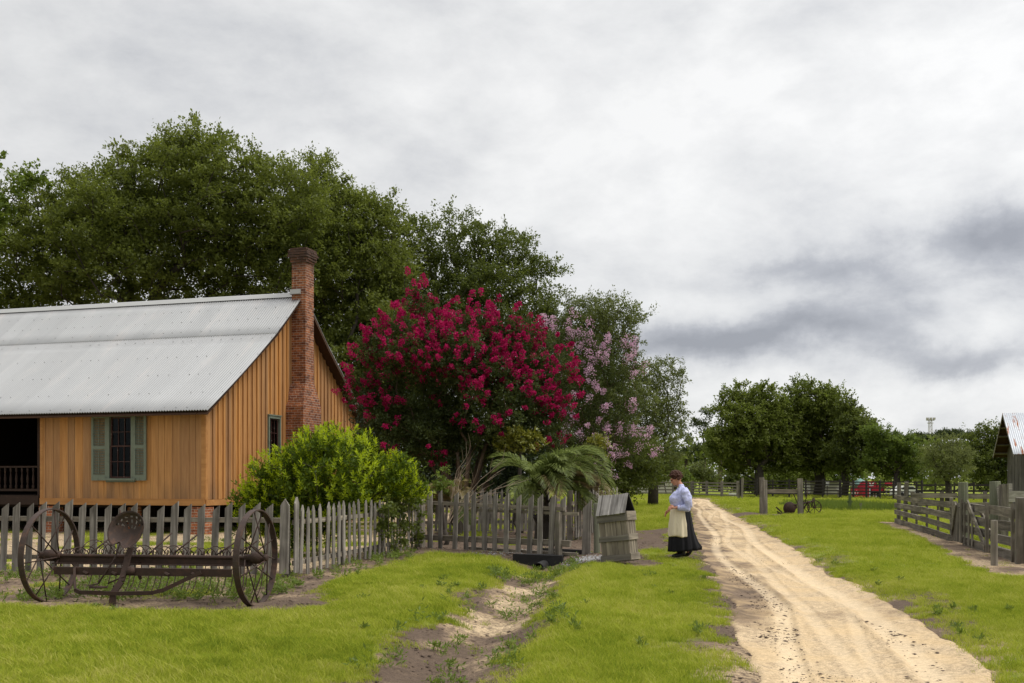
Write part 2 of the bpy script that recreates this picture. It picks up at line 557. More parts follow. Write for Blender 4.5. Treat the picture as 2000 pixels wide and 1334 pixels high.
mp = wt.new('Mapping'); wt.set(mp.inputs['Vector'], pl); mp.inputs['Rotation'].default_value = (0, 0, .25); mp.inputs['Scale'].default_value = (.75, 1.0, 1)
nA = wt.noise(mp.outputs[0], 1.3, 5, .5, .1)
mp2 = wt.new('Mapping'); wt.set(mp2.inputs['Vector'], d); mp2.inputs['Location'].default_value = (7, 3, 0); mp2.inputs['Rotation'].default_value = (0, .10, 0); mp2.inputs['Scale'].default_value = (1.0, 1.0, 1.9)
nB = wt.noise(mp2.outputs[0], 7.0, 10, .60, .12)
# a few larger cloud bodies that hang in given directions of the sky
ady = wt.math('MAXIMUM', wt.math('ABSOLUTE', dy), .15)
az = wt.math('DIVIDE', dx, ady); el = wt.math('DIVIDE', dz, ady)
wrp = wt.noise(d, 5.0, 8, .62); wrp2 = wt.noise(d, 6.1, 8, .62)
az = wt.math('ADD', az, wt.math('MULTIPLY', wt.math('SUBTRACT', wrp, .5), .20))
el = wt.math('ADD', el, wt.math('MULTIPLY', wt.math('SUBTRACT', wrp2, .5), .09))


def blob(px, py, sx, sy):
    a0, e0 = (px - 1000) / F, (HY - py) / F
    a = wt.math('DIVIDE', wt.math('SUBTRACT', az, a0), sx / F)
    e = wt.math('DIVIDE', wt.math('SUBTRACT', el, e0), sy / F)
    q = wt.math('ADD', wt.math('MULTIPLY', a, a), wt.math('MULTIPLY', e, e))
    return wt.math('POWER', 2.718, wt.math('MULTIPLY', q, -1.0))


dark = None
for px, py, sx, sy, k in ((1500, 652, 330, 36, .55), (1650, 550, 300, 40, .34), (1800, 605, 200, 34, .3), (1650, 600, 460, 130, .14), (1960, 455, 180, 62, .7), (1900, 700, 210, 42, .7), (1650, 520, 260, 80, .22),
                          (330, 160, 420, 110, .10), (1330, 690, 160, 36, .5), (1760, 900, 500, 26, .2), (-700, 500, 300, 300, .3)):
    b_ = wt.math('MULTIPLY', blob(px, py, sx, sy), k)
    dark = b_ if dark is None else wt.math('ADD', dark, b_)
light = None
for px, py, sx, sy, k in ((1500, 330, 420, 170, .6), (1750, 230, 300, 120, .55), (1250, 480, 260, 90, .4), (1900, 800, 400, 40, .6), (1450, 765, 240, 30, .4)):
    b_ = wt.math('MULTIPLY', blob(px, py, sx, sy), k)
    light = b_ if light is None else wt.math('ADD', light, b_)
tone = wt.math('ADD', wt.math('MULTIPLY', wt.math('SUBTRACT', nA, .5), .45), wt.math('MULTIPLY', wt.math('SUBTRACT', nB, .5), 1.35))
tone = wt.math('ADD', tone, wt.math('MULTIPLY', light, .22))
tone = wt.math('SUBTRACT', tone, wt.math('MULTIPLY', dark, .92))
tone = wt.math('ADD', tone, .76)
cl = wt.ramp(tone, [(0.0, (3.6, 3.75, 4.15)), (.25, (4.9, 5.05, 5.45)), (.5, (7.1, 7.2, 7.4)), (.72, (8.4, 8.45, 8.5)), (1.0, (9.8, 9.8, 9.75))])
# the overcast is brighter overhead than near the horizon
zm = wt.new('MapRange', _interpolation_type='SMOOTHSTEP'); wt.set(zm.inputs['Value'], dz); zm.inputs['From Min'].default_value = .42; zm.inputs['From Max'].default_value = .80; zm.inputs['To Min'].default_value = 1.0; zm.inputs['To Max'].default_value = 2.0
zb = wt.math('MULTIPLY', zm.outputs[0], wt.math('ADD', wt.math('MULTIPLY', dx, .20), .985))
bh = wt.new('MapRange', _interpolation_type='SMOOTHSTEP'); wt.set(bh.inputs['Value'], dy); bh.inputs['From Min'].default_value = -.6; bh.inputs['From Max'].default_value = .1; bh.inputs['To Min'].default_value = .72; bh.inputs['To Max'].default_value = 1.0
zb = wt.math('MULTIPLY', zb, bh.outputs[0])
cl = wt.hsv(cl, .5, 1.0, zb)
skyc = wt.mix(.93, sky.outputs[0], cl)
wt.set(bg.inputs['Color'], skyc)
w.cycles.sampling_method = 'MANUAL'; w.cycles.sample_map_resolution = 512

scene.view_settings.view_transform = 'Standard'; scene.view_settings.look = 'None'
scene.view_settings.exposure = 0.0; scene.view_settings.gamma = 1.0; scene.view_settings.use_curve_mapping = False
scene.render.engine = 'CYCLES'
cy = scene.cycles
cy.max_bounces = 7; cy.diffuse_bounces = 3; cy.glossy_bounces = 3; cy.transmission_bounces = 4; cy.transparent_max_bounces = 6
cy.use_denoising = True
cy.denoiser = 'OPENIMAGEDENOISE'
cy.sample_clamp_indirect = 6
cy.caustics_reflective = False; cy.caustics_refractive = False

# ------------------------------------------------------------------ ground
ys = [3.0]
while ys[-1] < 140: ys.append(ys[-1] * 1.0085 + .004)
while ys[-1] < 4000: ys.append(ys[-1] * 1.12)
ys = np.array(ys)
us = np.concatenate([[-6, -4, -2.5, -1.7, -1.2, -.95, -.8, -.7], np.linspace(-.64, .64, 440), [.7, .8, .95, 1.2, 1.7, 2.5, 4, 6]])
UU, YY = np.meshgrid(us, ys); XX = UU * YY
HH = height(XX, YY)
HH = np.where(YY > 140, HH * 0, HH)
inr = 1 - sst(-.10, .05, road_sd(XX, YY))
HH = HH - .16 * (1 - sst(-.32, -.15, road_sd(XX, YY)))
S, SA = soil(XX, YY)
nr, nc = XX.shape
# bare ground is a little lumpy
lump = (fbm(XX * 6, YY * 6, 3) - .5) * .05 * S * (YY < 45) * sst(-.1, .3, road_sd(XX, YY))
V = np.stack([XX, YY, HH + lump], -1).reshape(-1, 3)
ii = (np.arange(nr - 1)[:, None] * nc + np.arange(nc - 1)[None]).ravel()
FQ = np.stack([ii, ii + 1, ii + nc + 1, ii + nc], 1)
n0 = len(V)
V = np.vstack([V, [(-18, 3.0, 0), (18, 3.0, 0), (-18, -60, 0), (18, -60, 0), (-400, 3, 0), (-400, -60, 0), (400, 3, 0), (400, -60, 0)]])
FQ = np.vstack([FQ, [(n0 + 2, n0 + 3, n0 + 1, n0), (n0 + 5, n0 + 2, n0, n0 + 4), (n0 + 3, n0 + 7, n0 + 6, n0 + 1)]])
me = np_mesh('ground', V, FQ)
vert_attr(me, 'soil', np.concatenate([S.ravel(), np.zeros(8)])); vert_attr(me, 'sand', np.concatenate([SA.ravel(), np.zeros(8)]))


def soilcolor(t, sand, litter_k=1.0):
    p = t.pos()
    n1 = t.noise(p, 2.6, 6, .62, .3); n2 = t.noise(p, 17, 6, .7); n3 = t.noise(p, 70, 3, .7)
    base = t.ramp(t.math('ADD', sand, t.math('MULTIPLY', t.math('SUBTRACT', n1, .5), .9)),
                  [(.12, (.135, .096, .068)), (.34, (.23, .165, .112)), (.56, (.42, .31, .19)), (.85, (.66, .505, .315))])
    c = t.mix(t.ramp(n2, [(.40, .75 * litter_k), (.56, 0.0)]), base, (.085, .060, .045))
    c = t.mix(t.ramp(n3, [(.35, .5), (.6, 0.0)]), c, (.09, .066, .05))
    h = t.math('ADD', t.math('MULTIPLY', n2, 1.0), t.math('MULTIPLY', n3, .4))
    return c, h


t = NT('lawn_and_bare_soil')
p = t.pos()
c_s, h_s = soilcolor(t, t.attr('sand'))
g1 = t.noise(p, .55, 4, .6); g2 = t.noise(p, 26, 5, .75); g3 = t.noise(p, 3.5, 4, .6)
gc = t.ramp(t.math('ADD', t.math('MULTIPLY', g1, .55), t.math('MULTIPLY', g3, .45)), [(.35, (.14, .18, .022)), (.52, (.22, .25, .032)), (.68, (.30, .31, .05))])
gc = t.mix(t.ramp(g2, [(.36, .6), (.56, 0.0)]), gc, (.075, .105, .015))
msk = t.ramp(t.math('ADD', t.attr('soil'), t.math('MULTIPLY', t.math('SUBTRACT', g2, .5), .7)), [(.40, 0.0), (.58, 1.0)])
col = t.mix(msk, gc, c_s)
M['ground'] = t.done(col, .95, 0, t.bump(t.math('ADD', h_s, g2), .6, .025), .15)
ground = link('ground', me, M['ground'], None, True); tag(ground, kind='structure')

# ------------------------------------------------------------------ dirt road, a sheet of its own with real wheel ruts
ry = [3.0]
while ry[-1] < 80: ry.append(ry[-1] * 1.0058)
ry = np.array(ry); wv = np.linspace(0, 1, 110)
L = np.interp(ry, ROADY, ROADL); R = np.interp(ry, ROADY, ROADR)
rag = .35
WL = L - .05 + (fbm(ry * 1.1, ry * 0 + 3, 3) - .5) * .3
WR = R + .05 + (fbm(ry * 1.1, ry * 0 + 8, 3) - .5) * .3
WV, RY = np.meshgrid(wv, ry)
RX = WL[:, None] + (WR - WL)[:, None] * WV
RX = RX + (fbm(RX * 2, RY * 2, 3) - .5) * .25 * ((WV < .02) | (WV > .98))
ctr = (L + R)[:, None] / 2; off = RX - ctr + .10 * np.sin(RY * .35) - .1
ruts = np.zeros_like(RX)
fresh = np.zeros_like(RX)
for o_, wd_, dp_, wob in ((-.62, .11, .03, .05), (.42, .13, .04, .04), (-.2, .09, .018, .1), (.12, .07, .012, .14)):
    q = (off - o_ - wob * np.sin(RY * .5 + o_ * 9)) / wd_
    g = np.exp(-q ** 4)
    tread = .5 + .5 * np.sin(RY * 46 + np.abs(q) * 3) * (RY < 15)
    ruts -= .75 * dp_ * g * (1 - .22 * tread)
    ruts += dp_ * .55 * np.exp(-((np.abs(q) - 1.35) / .3) ** 2)
    fresh = np.maximum(fresh, g * (.55 + .45 * (dp_ > .025)))
z = height(RX, RY) - .018 + ruts * sst(.15, .30, np.minimum(WV, 1 - WV)) + (fbm(RX * 3.2, RY * 3.2, 4) - .5) * .028 + (fbm(RX * 14, RY * 14, 2) - .5) * .012
edge = np.minimum(WV, 1 - WV)
z = z - .045 * (1 - sst(0, .055, edge)) + .026 * (1 - sst(.05, .24, edge)) + .010
me = np_mesh('dirt_road', np.stack([RX, RY, z], -1).reshape(-1, 3),
             np.stack([(k := (np.arange(len(ry) - 1)[:, None] * 110 + np.arange(109)[None]).ravel()), k + 1, k + 111, k + 110], 1))
nb = fbm(RX * 1.1 + 5, RY * .8, 4)
brown = (1 - sst(.12, .42, WV + (nb - .5) * .7)) * sst(9.5, 12, RY) * .9 + .35 * sst(.55, .7, fbm(RX * .9 + 50, RY * .6 + 7, 4))
brown = np.maximum(brown, .8 * (1 - sst(0, .1, edge)) * sst(9, 11, RY))
far_ = sst(24, 34, RY) * .35 * sst(.4, .6, fbm(RX * 1.5, RY * .5, 3))
vert_attr(me, 'sand', np.clip(1.0 - .85 * np.clip(brown + far_, 0, 1), 0, 1).ravel()); vert_attr(me, 'rut', fresh.ravel())
t = NT('sandy_road_dirt')
c_s, h_s = soilcolor(t, t.math('ADD', t.attr('sand'), -.02), .55)
n5 = t.noise(t.pos(), 1.4, 5, .6, .5)
c_s = t.mix(t.ramp(n5, [(.42, 0.0), (.62, .45)]), c_s, (.60, .43, .23))
c_s = t.mix(t.math('MULTIPLY', t.attr('rut'), .42), c_s, (.76, .61, .41))
M['road'] = t.done(c_s, .95, 0, t.bump(h_s, .5, .02), .15)
road = link('dirt_road', me, M['road'], None, True); tag(road, kind='structure')

# ------------------------------------------------------------------ lawn grass: tufts scattered over the ground (nobody could count them)
t = NT('lawn_grass_blade')
a = t.attr('tint'); p = t.pos()
n1 = t.noise(p, .5, 4, .6); n2 = t.noise(p, 2.7, 4, .65); n3 = t.noise(p, .13, 3, .6)
f = t.math('ADD', t.math('MULTIPLY', a, .50), t.math('ADD', t.math('MULTIPLY', t.math('SUBTRACT', n1, .32), 1.0), t.math('MULTIPLY', t.math('SUBTRACT', n2, .38), .9)), True)
c = t.ramp(f, [(.12, (.09, .150, .020)), (.38, (.255, .32, .032)), (.62, (.40, .43, .048)), (.9, (.54, .50, .15))])
c = t.hsv(c, .5, 1.0, t.math('ADD', t.math('MULTIPLY', n3, .5), .72))
dd_ = t.new('BsdfDiffuse'); t.set(dd_.inputs[0], c)
tr_ = t.new('BsdfTranslucent'); t.set(tr_.inputs[0], t.mix(.5, c, (.38, .46, .04)))
mx = t.new('MixShader'); mx.inputs[0].default_value = .38
t.t.links.new(dd_.outputs[0], mx.inputs[1]); t.t.links.new(tr_.outputs[0], mx.inputs[2]); t.t.links.new(mx.outputs[0], t.out.inputs[0])
M['grass'] = t.m


def tuft_mesh(name, nb, rad, hmin, hmax, wd, lean, seed):
    r = np.random.default_rng(seed)
    ang = r.random(nb) * 6.283; rr = rad * np.sqrt(r.random(nb))
    bx, by = rr * np.cos(ang), rr * np.sin(ang)
    hh = hmin + (hmax - hmin) * r.random(nb)
    la = r.random(nb) * 6.283; ll = lean * (.3 + r.random(nb)) * hh
    fa = r.random(nb) * 3.1416
    wx, wy = np.cos(fa) * wd / 2, np.sin(fa) * wd / 2
    z0 = -.012
    P = np.zeros((nb, 5, 3))
    P[:, 0] = np.stack([bx - wx, by - wy, np.full(nb, z0)], 1); P[:, 1] = np.stack([bx + wx, by + wy, np.full(nb, z0)], 1)
    mx_, my_ = bx + .35 * ll * np.cos(la), by + .35 * ll * np.sin(la)
    P[:, 2] = np.stack([mx_ + wx * .8, my_ + wy * .8, hh * .6], 1); P[:, 3] = np.stack([mx_ - wx * .8, my_ - wy * .8, hh * .6], 1)
    P[:, 4] = np.stack([bx + ll * np.cos(la), by + ll * np.sin(la), hh], 1)
    b = np.arange(nb) * 5
    T = np.concatenate([np.stack([b, b + 1, b + 2], 1), np.stack([b, b + 2, b + 3], 1), np.stack([b + 3, b + 2, b + 4], 1)])
    me = np_mesh(name, P.reshape(-1, 3), T, 3)
    tv = r.random(nb)
    face_attr(me, 'tint', np.concatenate([tv, tv, tv]))
    return me


tc = bpy.data.collections.new('grass_tufts')
for k in range(5):
    me = tuft_mesh('grass_tuft', 24, .095, .022, .060 if k < 4 else .10, .0056, 1.05, 100 + k)
    me.materials.append(M['grass'])
    o = bpy.data.objects.new('grass_tuft', me); tc.objects.link(o)


def sample_lawn(n, y0, y1, rho_pow, umax=.6):
    # y with pdf ~ y * y^-rho_pow
    e = 2 - rho_pow
    u = rng.random(n)
    y = (y0 ** e + u * (y1 ** e - y0 ** e)) ** (1 / e)
    x = (rng.random(n) * 2 - 1) * (umax * y + 1.6)
    return x, y


gx = []; gyv = []; gs = []
for n, y0, y1, pw, s0, s1 in ((84000, 4.6, 17, .5, 1.0, 1.12), (70000, 17, 45, 1.2, 1.15, 2.0), (42000, 45, 92, 1.2, 2.0, 3.0)):
    x, y = sample_lawn(n, y0, y1, pw)
    gx.append(x); gyv.append(y); gs.append(s0 + (s1 - s0) * (y - y0) / (y1 - y0))
gx = np.concatenate(gx); gyv = np.concatenate(gyv); gs = np.concatenate(gs)
S, SA = soil(gx, gyv)
keep = rng.random(len(gx)) > np.clip(S * 1.12, 0, 1) ** 1.5
keep |= (rng.random(len(gx)) < .012) & (road_sd(gx, gyv) > .15) & (gyv < 40)
keep &= road_sd(gx, gyv) > -.08
HB = [(-8.6, 27.2), (-5.2, 37.5), (-20, 42), (-20, 30.5)]
keep &= ~inpoly(gx, gyv, HB)
gx, gyv, gs, S = gx[keep], gyv[keep], gs[keep], S[keep]
gs = gs * (.75 + .5 * fbm(gx * .8, gyv * .8, 3)) * (1 - .5 * S) * .92 * (.85 + .3 * rng.random(len(gx)))
zz = height(gx, gyv) - .03 * (1 - sst(-.10, .05, road_sd(gx, gyv)))
me = bpy.data.meshes.new('lawn_grass'); me.vertices.add(len(gx))
me.vertices.foreach_set('co', np.stack([gx, gyv, zz], 1).astype(np.float32).ravel())
vert_attr(me, 'size', gs); vert_attr(me, 'turn', rng.random(len(gx)) * 6.283)
grass = link('lawn_grass', me, M['grass']); tag(grass, 'bright yellowish green mown lawn grass either side of road', 'grass', None, 'stuff')
ng = bpy.data.node_groups.new('grass_scatter', 'GeometryNodeTree')
ng.interface.new_socket('Geometry', in_out='INPUT', socket_type='NodeSocketGeometry')
ng.interface.new_socket('Geometry', in_out='OUTPUT', socket_type='NodeSocketGeometry')
gi = ng.nodes.new('NodeGroupInput'); go = ng.nodes.new('NodeGroupOutput')
iop = ng.nodes.new('GeometryNodeInstanceOnPoints'); ci = ng.nodes.new('GeometryNodeCollectionInfo')
ci.inputs['Collection'].default_value = tc; ci.inputs['Separate Children'].default_value = True; ci.inputs['Reset Children'].default_value = True
iop.inputs['Pick Instance'].default_value = True
na = ng.nodes.new('GeometryNodeInputNamedAttribute'); na.data_type = 'FLOAT'; na.inputs['Name'].default_value = 'size'
nt_ = ng.nodes.new('GeometryNodeInputNamedAttribute'); nt_.data_type = 'FLOAT'; nt_.inputs['Name'].default_value = 'turn'
cx = ng.nodes.new('ShaderNodeCombineXYZ')
ng.links.new(gi.outputs[0], iop.inputs['Points']); ng.links.new(ci.outputs[0], iop.inputs['Instance'])
ng.links.new(na.outputs[0], iop.inputs['Scale']); ng.links.new(nt_.outputs[0], cx.inputs['Z']); ng.links.new(cx.outputs[0], iop.inputs['Rotation'])
ng.links.new(iop.outputs[0], go.inputs[0])
md = grass.modifiers.new('scatter', 'NODES'); md.node_group = ng


# ------------------------------------------------------------------ leaves in bulk
def leaf_geo(C, D, N, L, W, fold=.15):
    D = D / np.linalg.norm(D, axis=1, keepdims=True)
    Sd = np.cross(D, N); Sd /= np.maximum(np.linalg.norm(Sd, axis=1, keepdims=True), 1e-6)
    N2 = np.cross(Sd, D)
    L = np.broadcast_to(L, len(C))[:, None]; W = np.broadcast_to(W, len(C))[:, None]
    m = C + D * L * .5 + N2 * W * fold
    P = np.stack([C, m + Sd * W * .5, C + D * L, m - Sd * W * .5], 1)
    return P


def leaf_obj(name, P, tint, mat, parent=None, origin=None):
    n = len(P)
    V = P.reshape(-1, 3)
    if origin is not None: V = V - np.array(origin)[None]
    me = np_mesh(name, V, np.arange(n * 4).reshape(n, 4))
    face_attr(me, 'tint', np.clip(tint, 0, 1))
    return link(name, me, mat, parent)


def rdir(n, r):
    v = r.normal(size=(n, 3)); return v / np.linalg.norm(v, axis=1, keepdims=True)


def sprays(C, rad, nsp, nlv, up, r, flat=.65, L=.12, W=.06, jit=.35, droop=0.0):
    """leafy sprays round clump centres C; returns leaf quads and the clump index of each leaf"""
    n = len(C)
    rad = np.broadcast_to(rad, n)
    sdv = rdir(n * nsp, r); sdv[:, 2] = sdv[:, 2] * flat + up
    sdv /= np.linalg.norm(sdv, axis=1, keepdims=True)
    ci_ = np.repeat(np.arange(n), nsp)
    slen = rad[ci_] * (.50 + .5 * r.random(n * nsp))
    t_ = r.random((n * nsp, nlv)) ** .65
    P0 = C[ci_][:, None] + sdv[:, None] * (slen[:, None] * t_)[..., None]
    P0[..., 2] -= droop * (t_ ** 2) * slen[:, None]
    P0 = P0.reshape(-1, 3) + r.normal(size=(n * nsp * nlv, 3)) * (.11 * np.repeat(rad[ci_], nlv))[:, None] * jit * 2
    D = np.repeat(sdv, nlv, 0) * .7 + rdir(len(P0), r)
    N = rdir(len(P0), r) * .55 + .75 * (P0 - C[np.repeat(ci_, nlv)]) / np.repeat(rad[ci_], nlv)[:, None]; N[:, 2] += .55
    ll = L * (.7 + .6 * r.random(len(P0)))
    return leaf_geo(P0, D, N, ll, ll * (W / L)), np.repeat(ci_, nlv)


# ------------------------------------------------------------------ trees
def branch_graph(roots, C, r, lean=.35):
    """attach clump centres to a growing skeleton; roots: list of (point, ...) start nodes"""
    nodes = [np.array(p, float) for p in roots]; par = [-1] + list(range(len(roots) - 1)); plen = [0.0]
    for i in range(1, len(nodes)): plen.append(plen[-1] + .3 * np.linalg.norm(nodes[i] - nodes[i - 1]))
    top = nodes[-1]
    order = np.argsort(np.linalg.norm(C - top, axis=1))
    lo = max(0, len(roots) - 2)
    for k in order:
        c = C[k]
        A = np.array(nodes[lo:]); d = np.linalg.norm(A - c, axis=1)
        cost = d + lean * np.array(plen[lo:]) + .6 * np.maximum(0, A[:, 2] - c[2])
        j = int(np.argmin(cost)) + lo
        a = nodes[j]; L = np.linalg.norm(c - a)
        ns = max(1, int(L / .9)); last = j
        bend = r.normal(size=3) * .12 * L; bend[2] += .12 * L
        for s_ in range(1, ns + 1):
            f = s_ / ns
            q = a + (c - a) * f + bend * math.sin(math.pi * f) * (1 if ns > 1 else 0)
            nodes.append(q); par.append(last); plen.append(plen[last] + np.linalg.norm(q - nodes[last])); last = len(nodes) - 1
    return nodes, par


def branch_mesh(nodes, par, nroot, r0, rtip, mat, parent, origin, name='trunk', rmin=.006):
    n = len(nodes); cnt = np.zeros(n)
    ch = [0] * n
    for i in range(n):
        if par[i] >= 0: ch[par[i]] += 1
    for i in range(n - 1, -1, -1):
        if ch[i] == 0: cnt[i] += 1
        if par[i] >= 0: cnt[par[i]] += cnt[i]
    e = math.log(max(r0 / rtip, 1.01)) / math.log(max(cnt[nroot - 1], 2))
    rad = np.maximum(rtip * cnt ** e, rmin)
    rad[:nroot] = np.linspace(r0 * 1.25, r0, nroot)
    m = MB(); o = Vector(origin)
    m.tube([Vector(nodes[i]) - o for i in range(nroot)], list(rad[:nroot]), 10)
    for i in range(nroot, n):
        j = par[i]
        a = min(rad[i] * 1.25, rad[j])
        m.tube([Vector(nodes[j]) - o, Vector(nodes[i]) - o], [a, rad[i]], 6 if rad[i] > .05 else 4, False)
    return m.build(name, mat, parent, True)


def lobe_points(lobes, n, mind, r, shell=.42, zmin=-9):
    w_ = np.array([l[3] * l[3] for l in lobes]); w_ = w_ / w_.sum()
    out = [np.array(l[:3]) for l in lobes if l[2] > zmin and l[3] < .9]; tries = 0
    while len(out) < n and tries < n * 40:
        tries += 1
        l = lobes[r.choice(len(lobes), p=w_)]
        v = r.normal(size=3); v /= np.linalg.norm(v)
        q = r.random() ** shell
        p_ = np.array([l[0] + v[0] * l[3] * q, l[1] + v[1] * l[4] * q, l[2] + v[2] * l[5] * q])
        if p_[2] < zmin: continue
        if out and np.min(np.sum((np.array(out) - p_) ** 2, 1)) < mind * mind: continue
        out.append(p_)
    return np.array(out)


def pxl(lobes, Y, dy=.8, squash=1.0):
    """crown lobes given as outline circles of the photograph, turned into world ellipsoids at depth Y"""
    k = Y / F; o = []
    for i, l in enumerate(lobes):
        px, py, R = l[:3]
        R2 = l[3] if len(l) > 3 else R
        yo = (rnd.random() - .5) * 2.2 * R * k * .5
        o.append(((px - 1000) * k, Y + yo, EYE + (HY - py) * k, R * k, R * k * dy, R2 * k))
    return o


def tree(name, base, lobes, n, crad, nsp, nlv, L, W, tr, fork, leafm, barkm, label, cat, group, seed, mind=None, up=.35, flat=.65, zmin=.8, lean_to=None, tip=.014, shell=.42, droop=0.0, jit=.35, tintk=.5):
    r = np.random.default_rng(seed)
    bz = H(base[0], base[1])
    if L > .15 and name != 'pine_tree':
        L *= .80; W *= .80; nlv = int(nlv * 1.6); nsp += 2; n = int(n * 1.12); mind = (mind or crad * .62) * 1.0; crad *= .98
    sh = .30 * crad
    lobes = [(l[0], l[1], l[2], max(l[3] - sh, .35 * l[3]), max(l[4] - sh, .4 * l[4]), max(l[5] - sh, .35 * l[5])) for l in lobes]
    root = empty(name, (base[0], base[1], bz), 0, label, cat, group)
    C = lobe_points(lobes, n, mind or crad * .62, r, shell, zmin)
    b = np.array([base[0], base[1], bz - .1])
    tp = np.array([base[0] + (lean_to or 0), base[1], bz + fork])
    roots = [b, b * .5 + tp * .5 + np.array([r.normal() * .08, 0, 0]), tp]
    nodes, par = branch_graph(roots, C, r)
    branch_mesh(nodes, par, 3, tr, tip, barkm, root, root.location, 'trunk')
    P, ci_ = sprays(C, crad * (.8 + .4 * r.random(len(C))), nsp, nlv, up, r, flat, L, W, jit, droop)
    ct = r.random(len(C))
    tint = tintk * ct[ci_] + (1 - tintk) * r.random(len(ci_))
    leaf_obj('crown', P, tint, leafm, root, root.location)
    return root, C
# ------------------------------------------------------------------ the farmhouse
TH = 16.0 * math.pi / 180
UH = np.array([math.cos(TH), -math.sin(TH)]); VH = np.array([math.sin(TH), math.cos(TH)])
HC = (-8.46, 27.4)


def HP(s, t_):
    return (HC[0] + s * UH[0] + t_ * VH[0], HC[1] + s * UH[1] + t_ * VH[1])


def ochre(name, axis, spacing, groove):
    """ochre painted board siding, each board its own slight tone; real battens and grooves are modelled"""
    t = NT(name)
    sp = t.new('SeparateXYZ'); t.set(sp.inputs[0], t.coord('Object'))
    q = t.math('FLOOR', t.math('DIVIDE', sp.outputs[0 if axis == 'x' else 1], spacing))
    wn = t.new('TexWhiteNoise', _noise_dimensions='1D'); t.set(wn.inputs['W'], q)
    mp = t.new('Mapping'); t.set(mp.inputs['Vector'], t.coord('Object')); mp.inputs['Scale'].default_value = (26, 26, 1.0)
    g = t.noise(mp.outputs[0], 1.0, 5, .6, .5)
    st = t.noise(t.coord('Object', (3, 3, .55)), 1.0, 5, .65)
    c = t.ramp(g, [(.3, (.37, .175, .060)), (.7, (.53, .28, .105))])
    c = t.mix(t.ramp(st, [(.42, 0.0), (.72, .6)]), c, (.30, .135, .045))
    dirt = t.math('MULTIPLY', t.ramp(t.math('MULTIPLY', sp.outputs[2], .5), [(.40, 1.0), (.80, 0.0)]), t.ramp(st, [(.35, 0.0), (.65, .8)]))
    c = t.mix(dirt, c, (.20, .125, .07))
    c = t.hsv(c, .5, t.math('ADD', t.math('MULTIPLY', wn.outputs[0], .12), .92), t.math('ADD', t.math('MULTIPLY', wn.outputs[0], .42), .78))
    return t.done(c, .75, 0, t.bump(g, .35, .006), .25)


M['ochre_f'] = ochre('ochre_facade_boards', 'x', .265, .012)
M['ochre_g'] = ochre('ochre_gable_boards', 'y', .262, .012)
M['ochre_trim'] = wood('ochre_trim_board', (.37, .17, .055), (.54, .28, .10), 'x', .5, None, .75, .3, .05)
M['sage'] = plain('sage_green_paint', (.155, .185, .145), .6, 0, .18, 9, .2, .3, (.10, .115, .09), (.52, .75))
M['maroon'] = plain('maroon_sash_paint', (.055, .022, .018), .6, 0, .3, 20, .2, .3, (.30, .27, .24), (.60, .68))
M['darkwood'] = plain('dark_brown_porch_wood', (.030, .017, .012), .8, 0, .35, 9, .3, .3, (.12, .075, .05), (.62, .76))
M['soffit'] = plain('dark_brown_soffit', (.055, .026, .013), .85, 0, .25, 6, .3)
M['inside'] = plain('dark_room_boards', (.018, .013, .010), .95, 0, .2, 4, .1, .1)
M['brick'] = brickmat('old_red_brick', (.36, .125, .050), (.13, .042, .026), (.42, .35, .28), (.80, .87))
M['brick_pier'] = brickmat('pier_red_brick', (.40, .14, .06), (.20, .065, .035), (.46, .38, .30))
t = NT('dark_window_glass')
gl = t.new('BsdfGlossy'); gl.inputs['Roughness'].default_value = .06; gl.inputs[0].default_value = (.8, .85, .9, 1)
tp_ = t.new('BsdfTransparent'); tp_.inputs[0].default_value = (.55, .58, .56, 1)
lw = t.new('LayerWeight', Blend=.35)
mx = t.new('MixShader'); t.set(mx.inputs[0], t.math('ADD', t.math('MULTIPLY', lw.outputs['Fresnel'], .10), .006))
t.t.links.new(tp_.outputs[0], mx.inputs[1]); t.t.links.new(gl.outputs[0], mx.inputs[2]); t.t.links.new(mx.outputs[0], t.out.inputs[0])
M['glass'] = t.m

t = NT('galvanised_corrugated_roof')
sp = t.new('SeparateXYZ'); t.set(sp.inputs[0], t.coord('Object'))
wn = t.new('TexWhiteNoise', _noise_dimensions='2D')
cb = t.new('CombineXYZ'); t.set(cb.inputs[0], t.math('FLOOR', t.math('DIVIDE', sp.outputs[0], .61)))
t.set(cb.inputs[1], t.math('GREATER_THAN', sp.outputs[2], 6.05)); t.set(wn.inputs['Vector'], cb.outputs[0])
n1 = t.noise(t.coord('Object', (1.2, .25, .25)), 1.5, 5, .65); n2 = t.noise(t.coord('Object'), 9, 5, .7)
c = t.mix(n1, (.31, .315, .32), (.41, .41, .405))
c = t.mix(t.ramp(n2, [(.55, 0.0), (.8, .4)]), c, (.33, .32, .31))
c = t.mix(t.ramp(n1, [(.56, 0.0), (.75, .25)]), c, (.55, .47, .43))
c = t.hsv(c, .5, 1, t.math('ADD', t.math('MULTIPLY', wn.outputs[0], .09), .95))
M['tin'] = t.done(c, .46, .4, None, .4)
M['screw'] = plain('dull_roof_screw', (.28, .275, .27), .7, .3, .2, 20, .1)
M['cap'] = plain('pale_roof_cap_metal', (.40, .40, .39), .5, .2, .06, 3, .1)

HZ = 0.0
house = empty('farmhouse', (HC[0], HC[1], HZ), -TH, 'ochre board farmhouse with grey corrugated tin roof and brick chimney', 'house')
ST, SL, GD = -5.46, -14.6, 9.9             # breezeway corner, far end of house, depth of the gable wall
prof = [(-.37, 3.42), (3.38, 6.05), (5.1, 7.54), (6.82, 6.05), (10.30, 3.40)]


def zroof(t_):
    return float(np.interp(t_, [p[0] for p in prof], [p[1] for p in prof]))


Z0, Z1 = .80, .975                         # skirt board
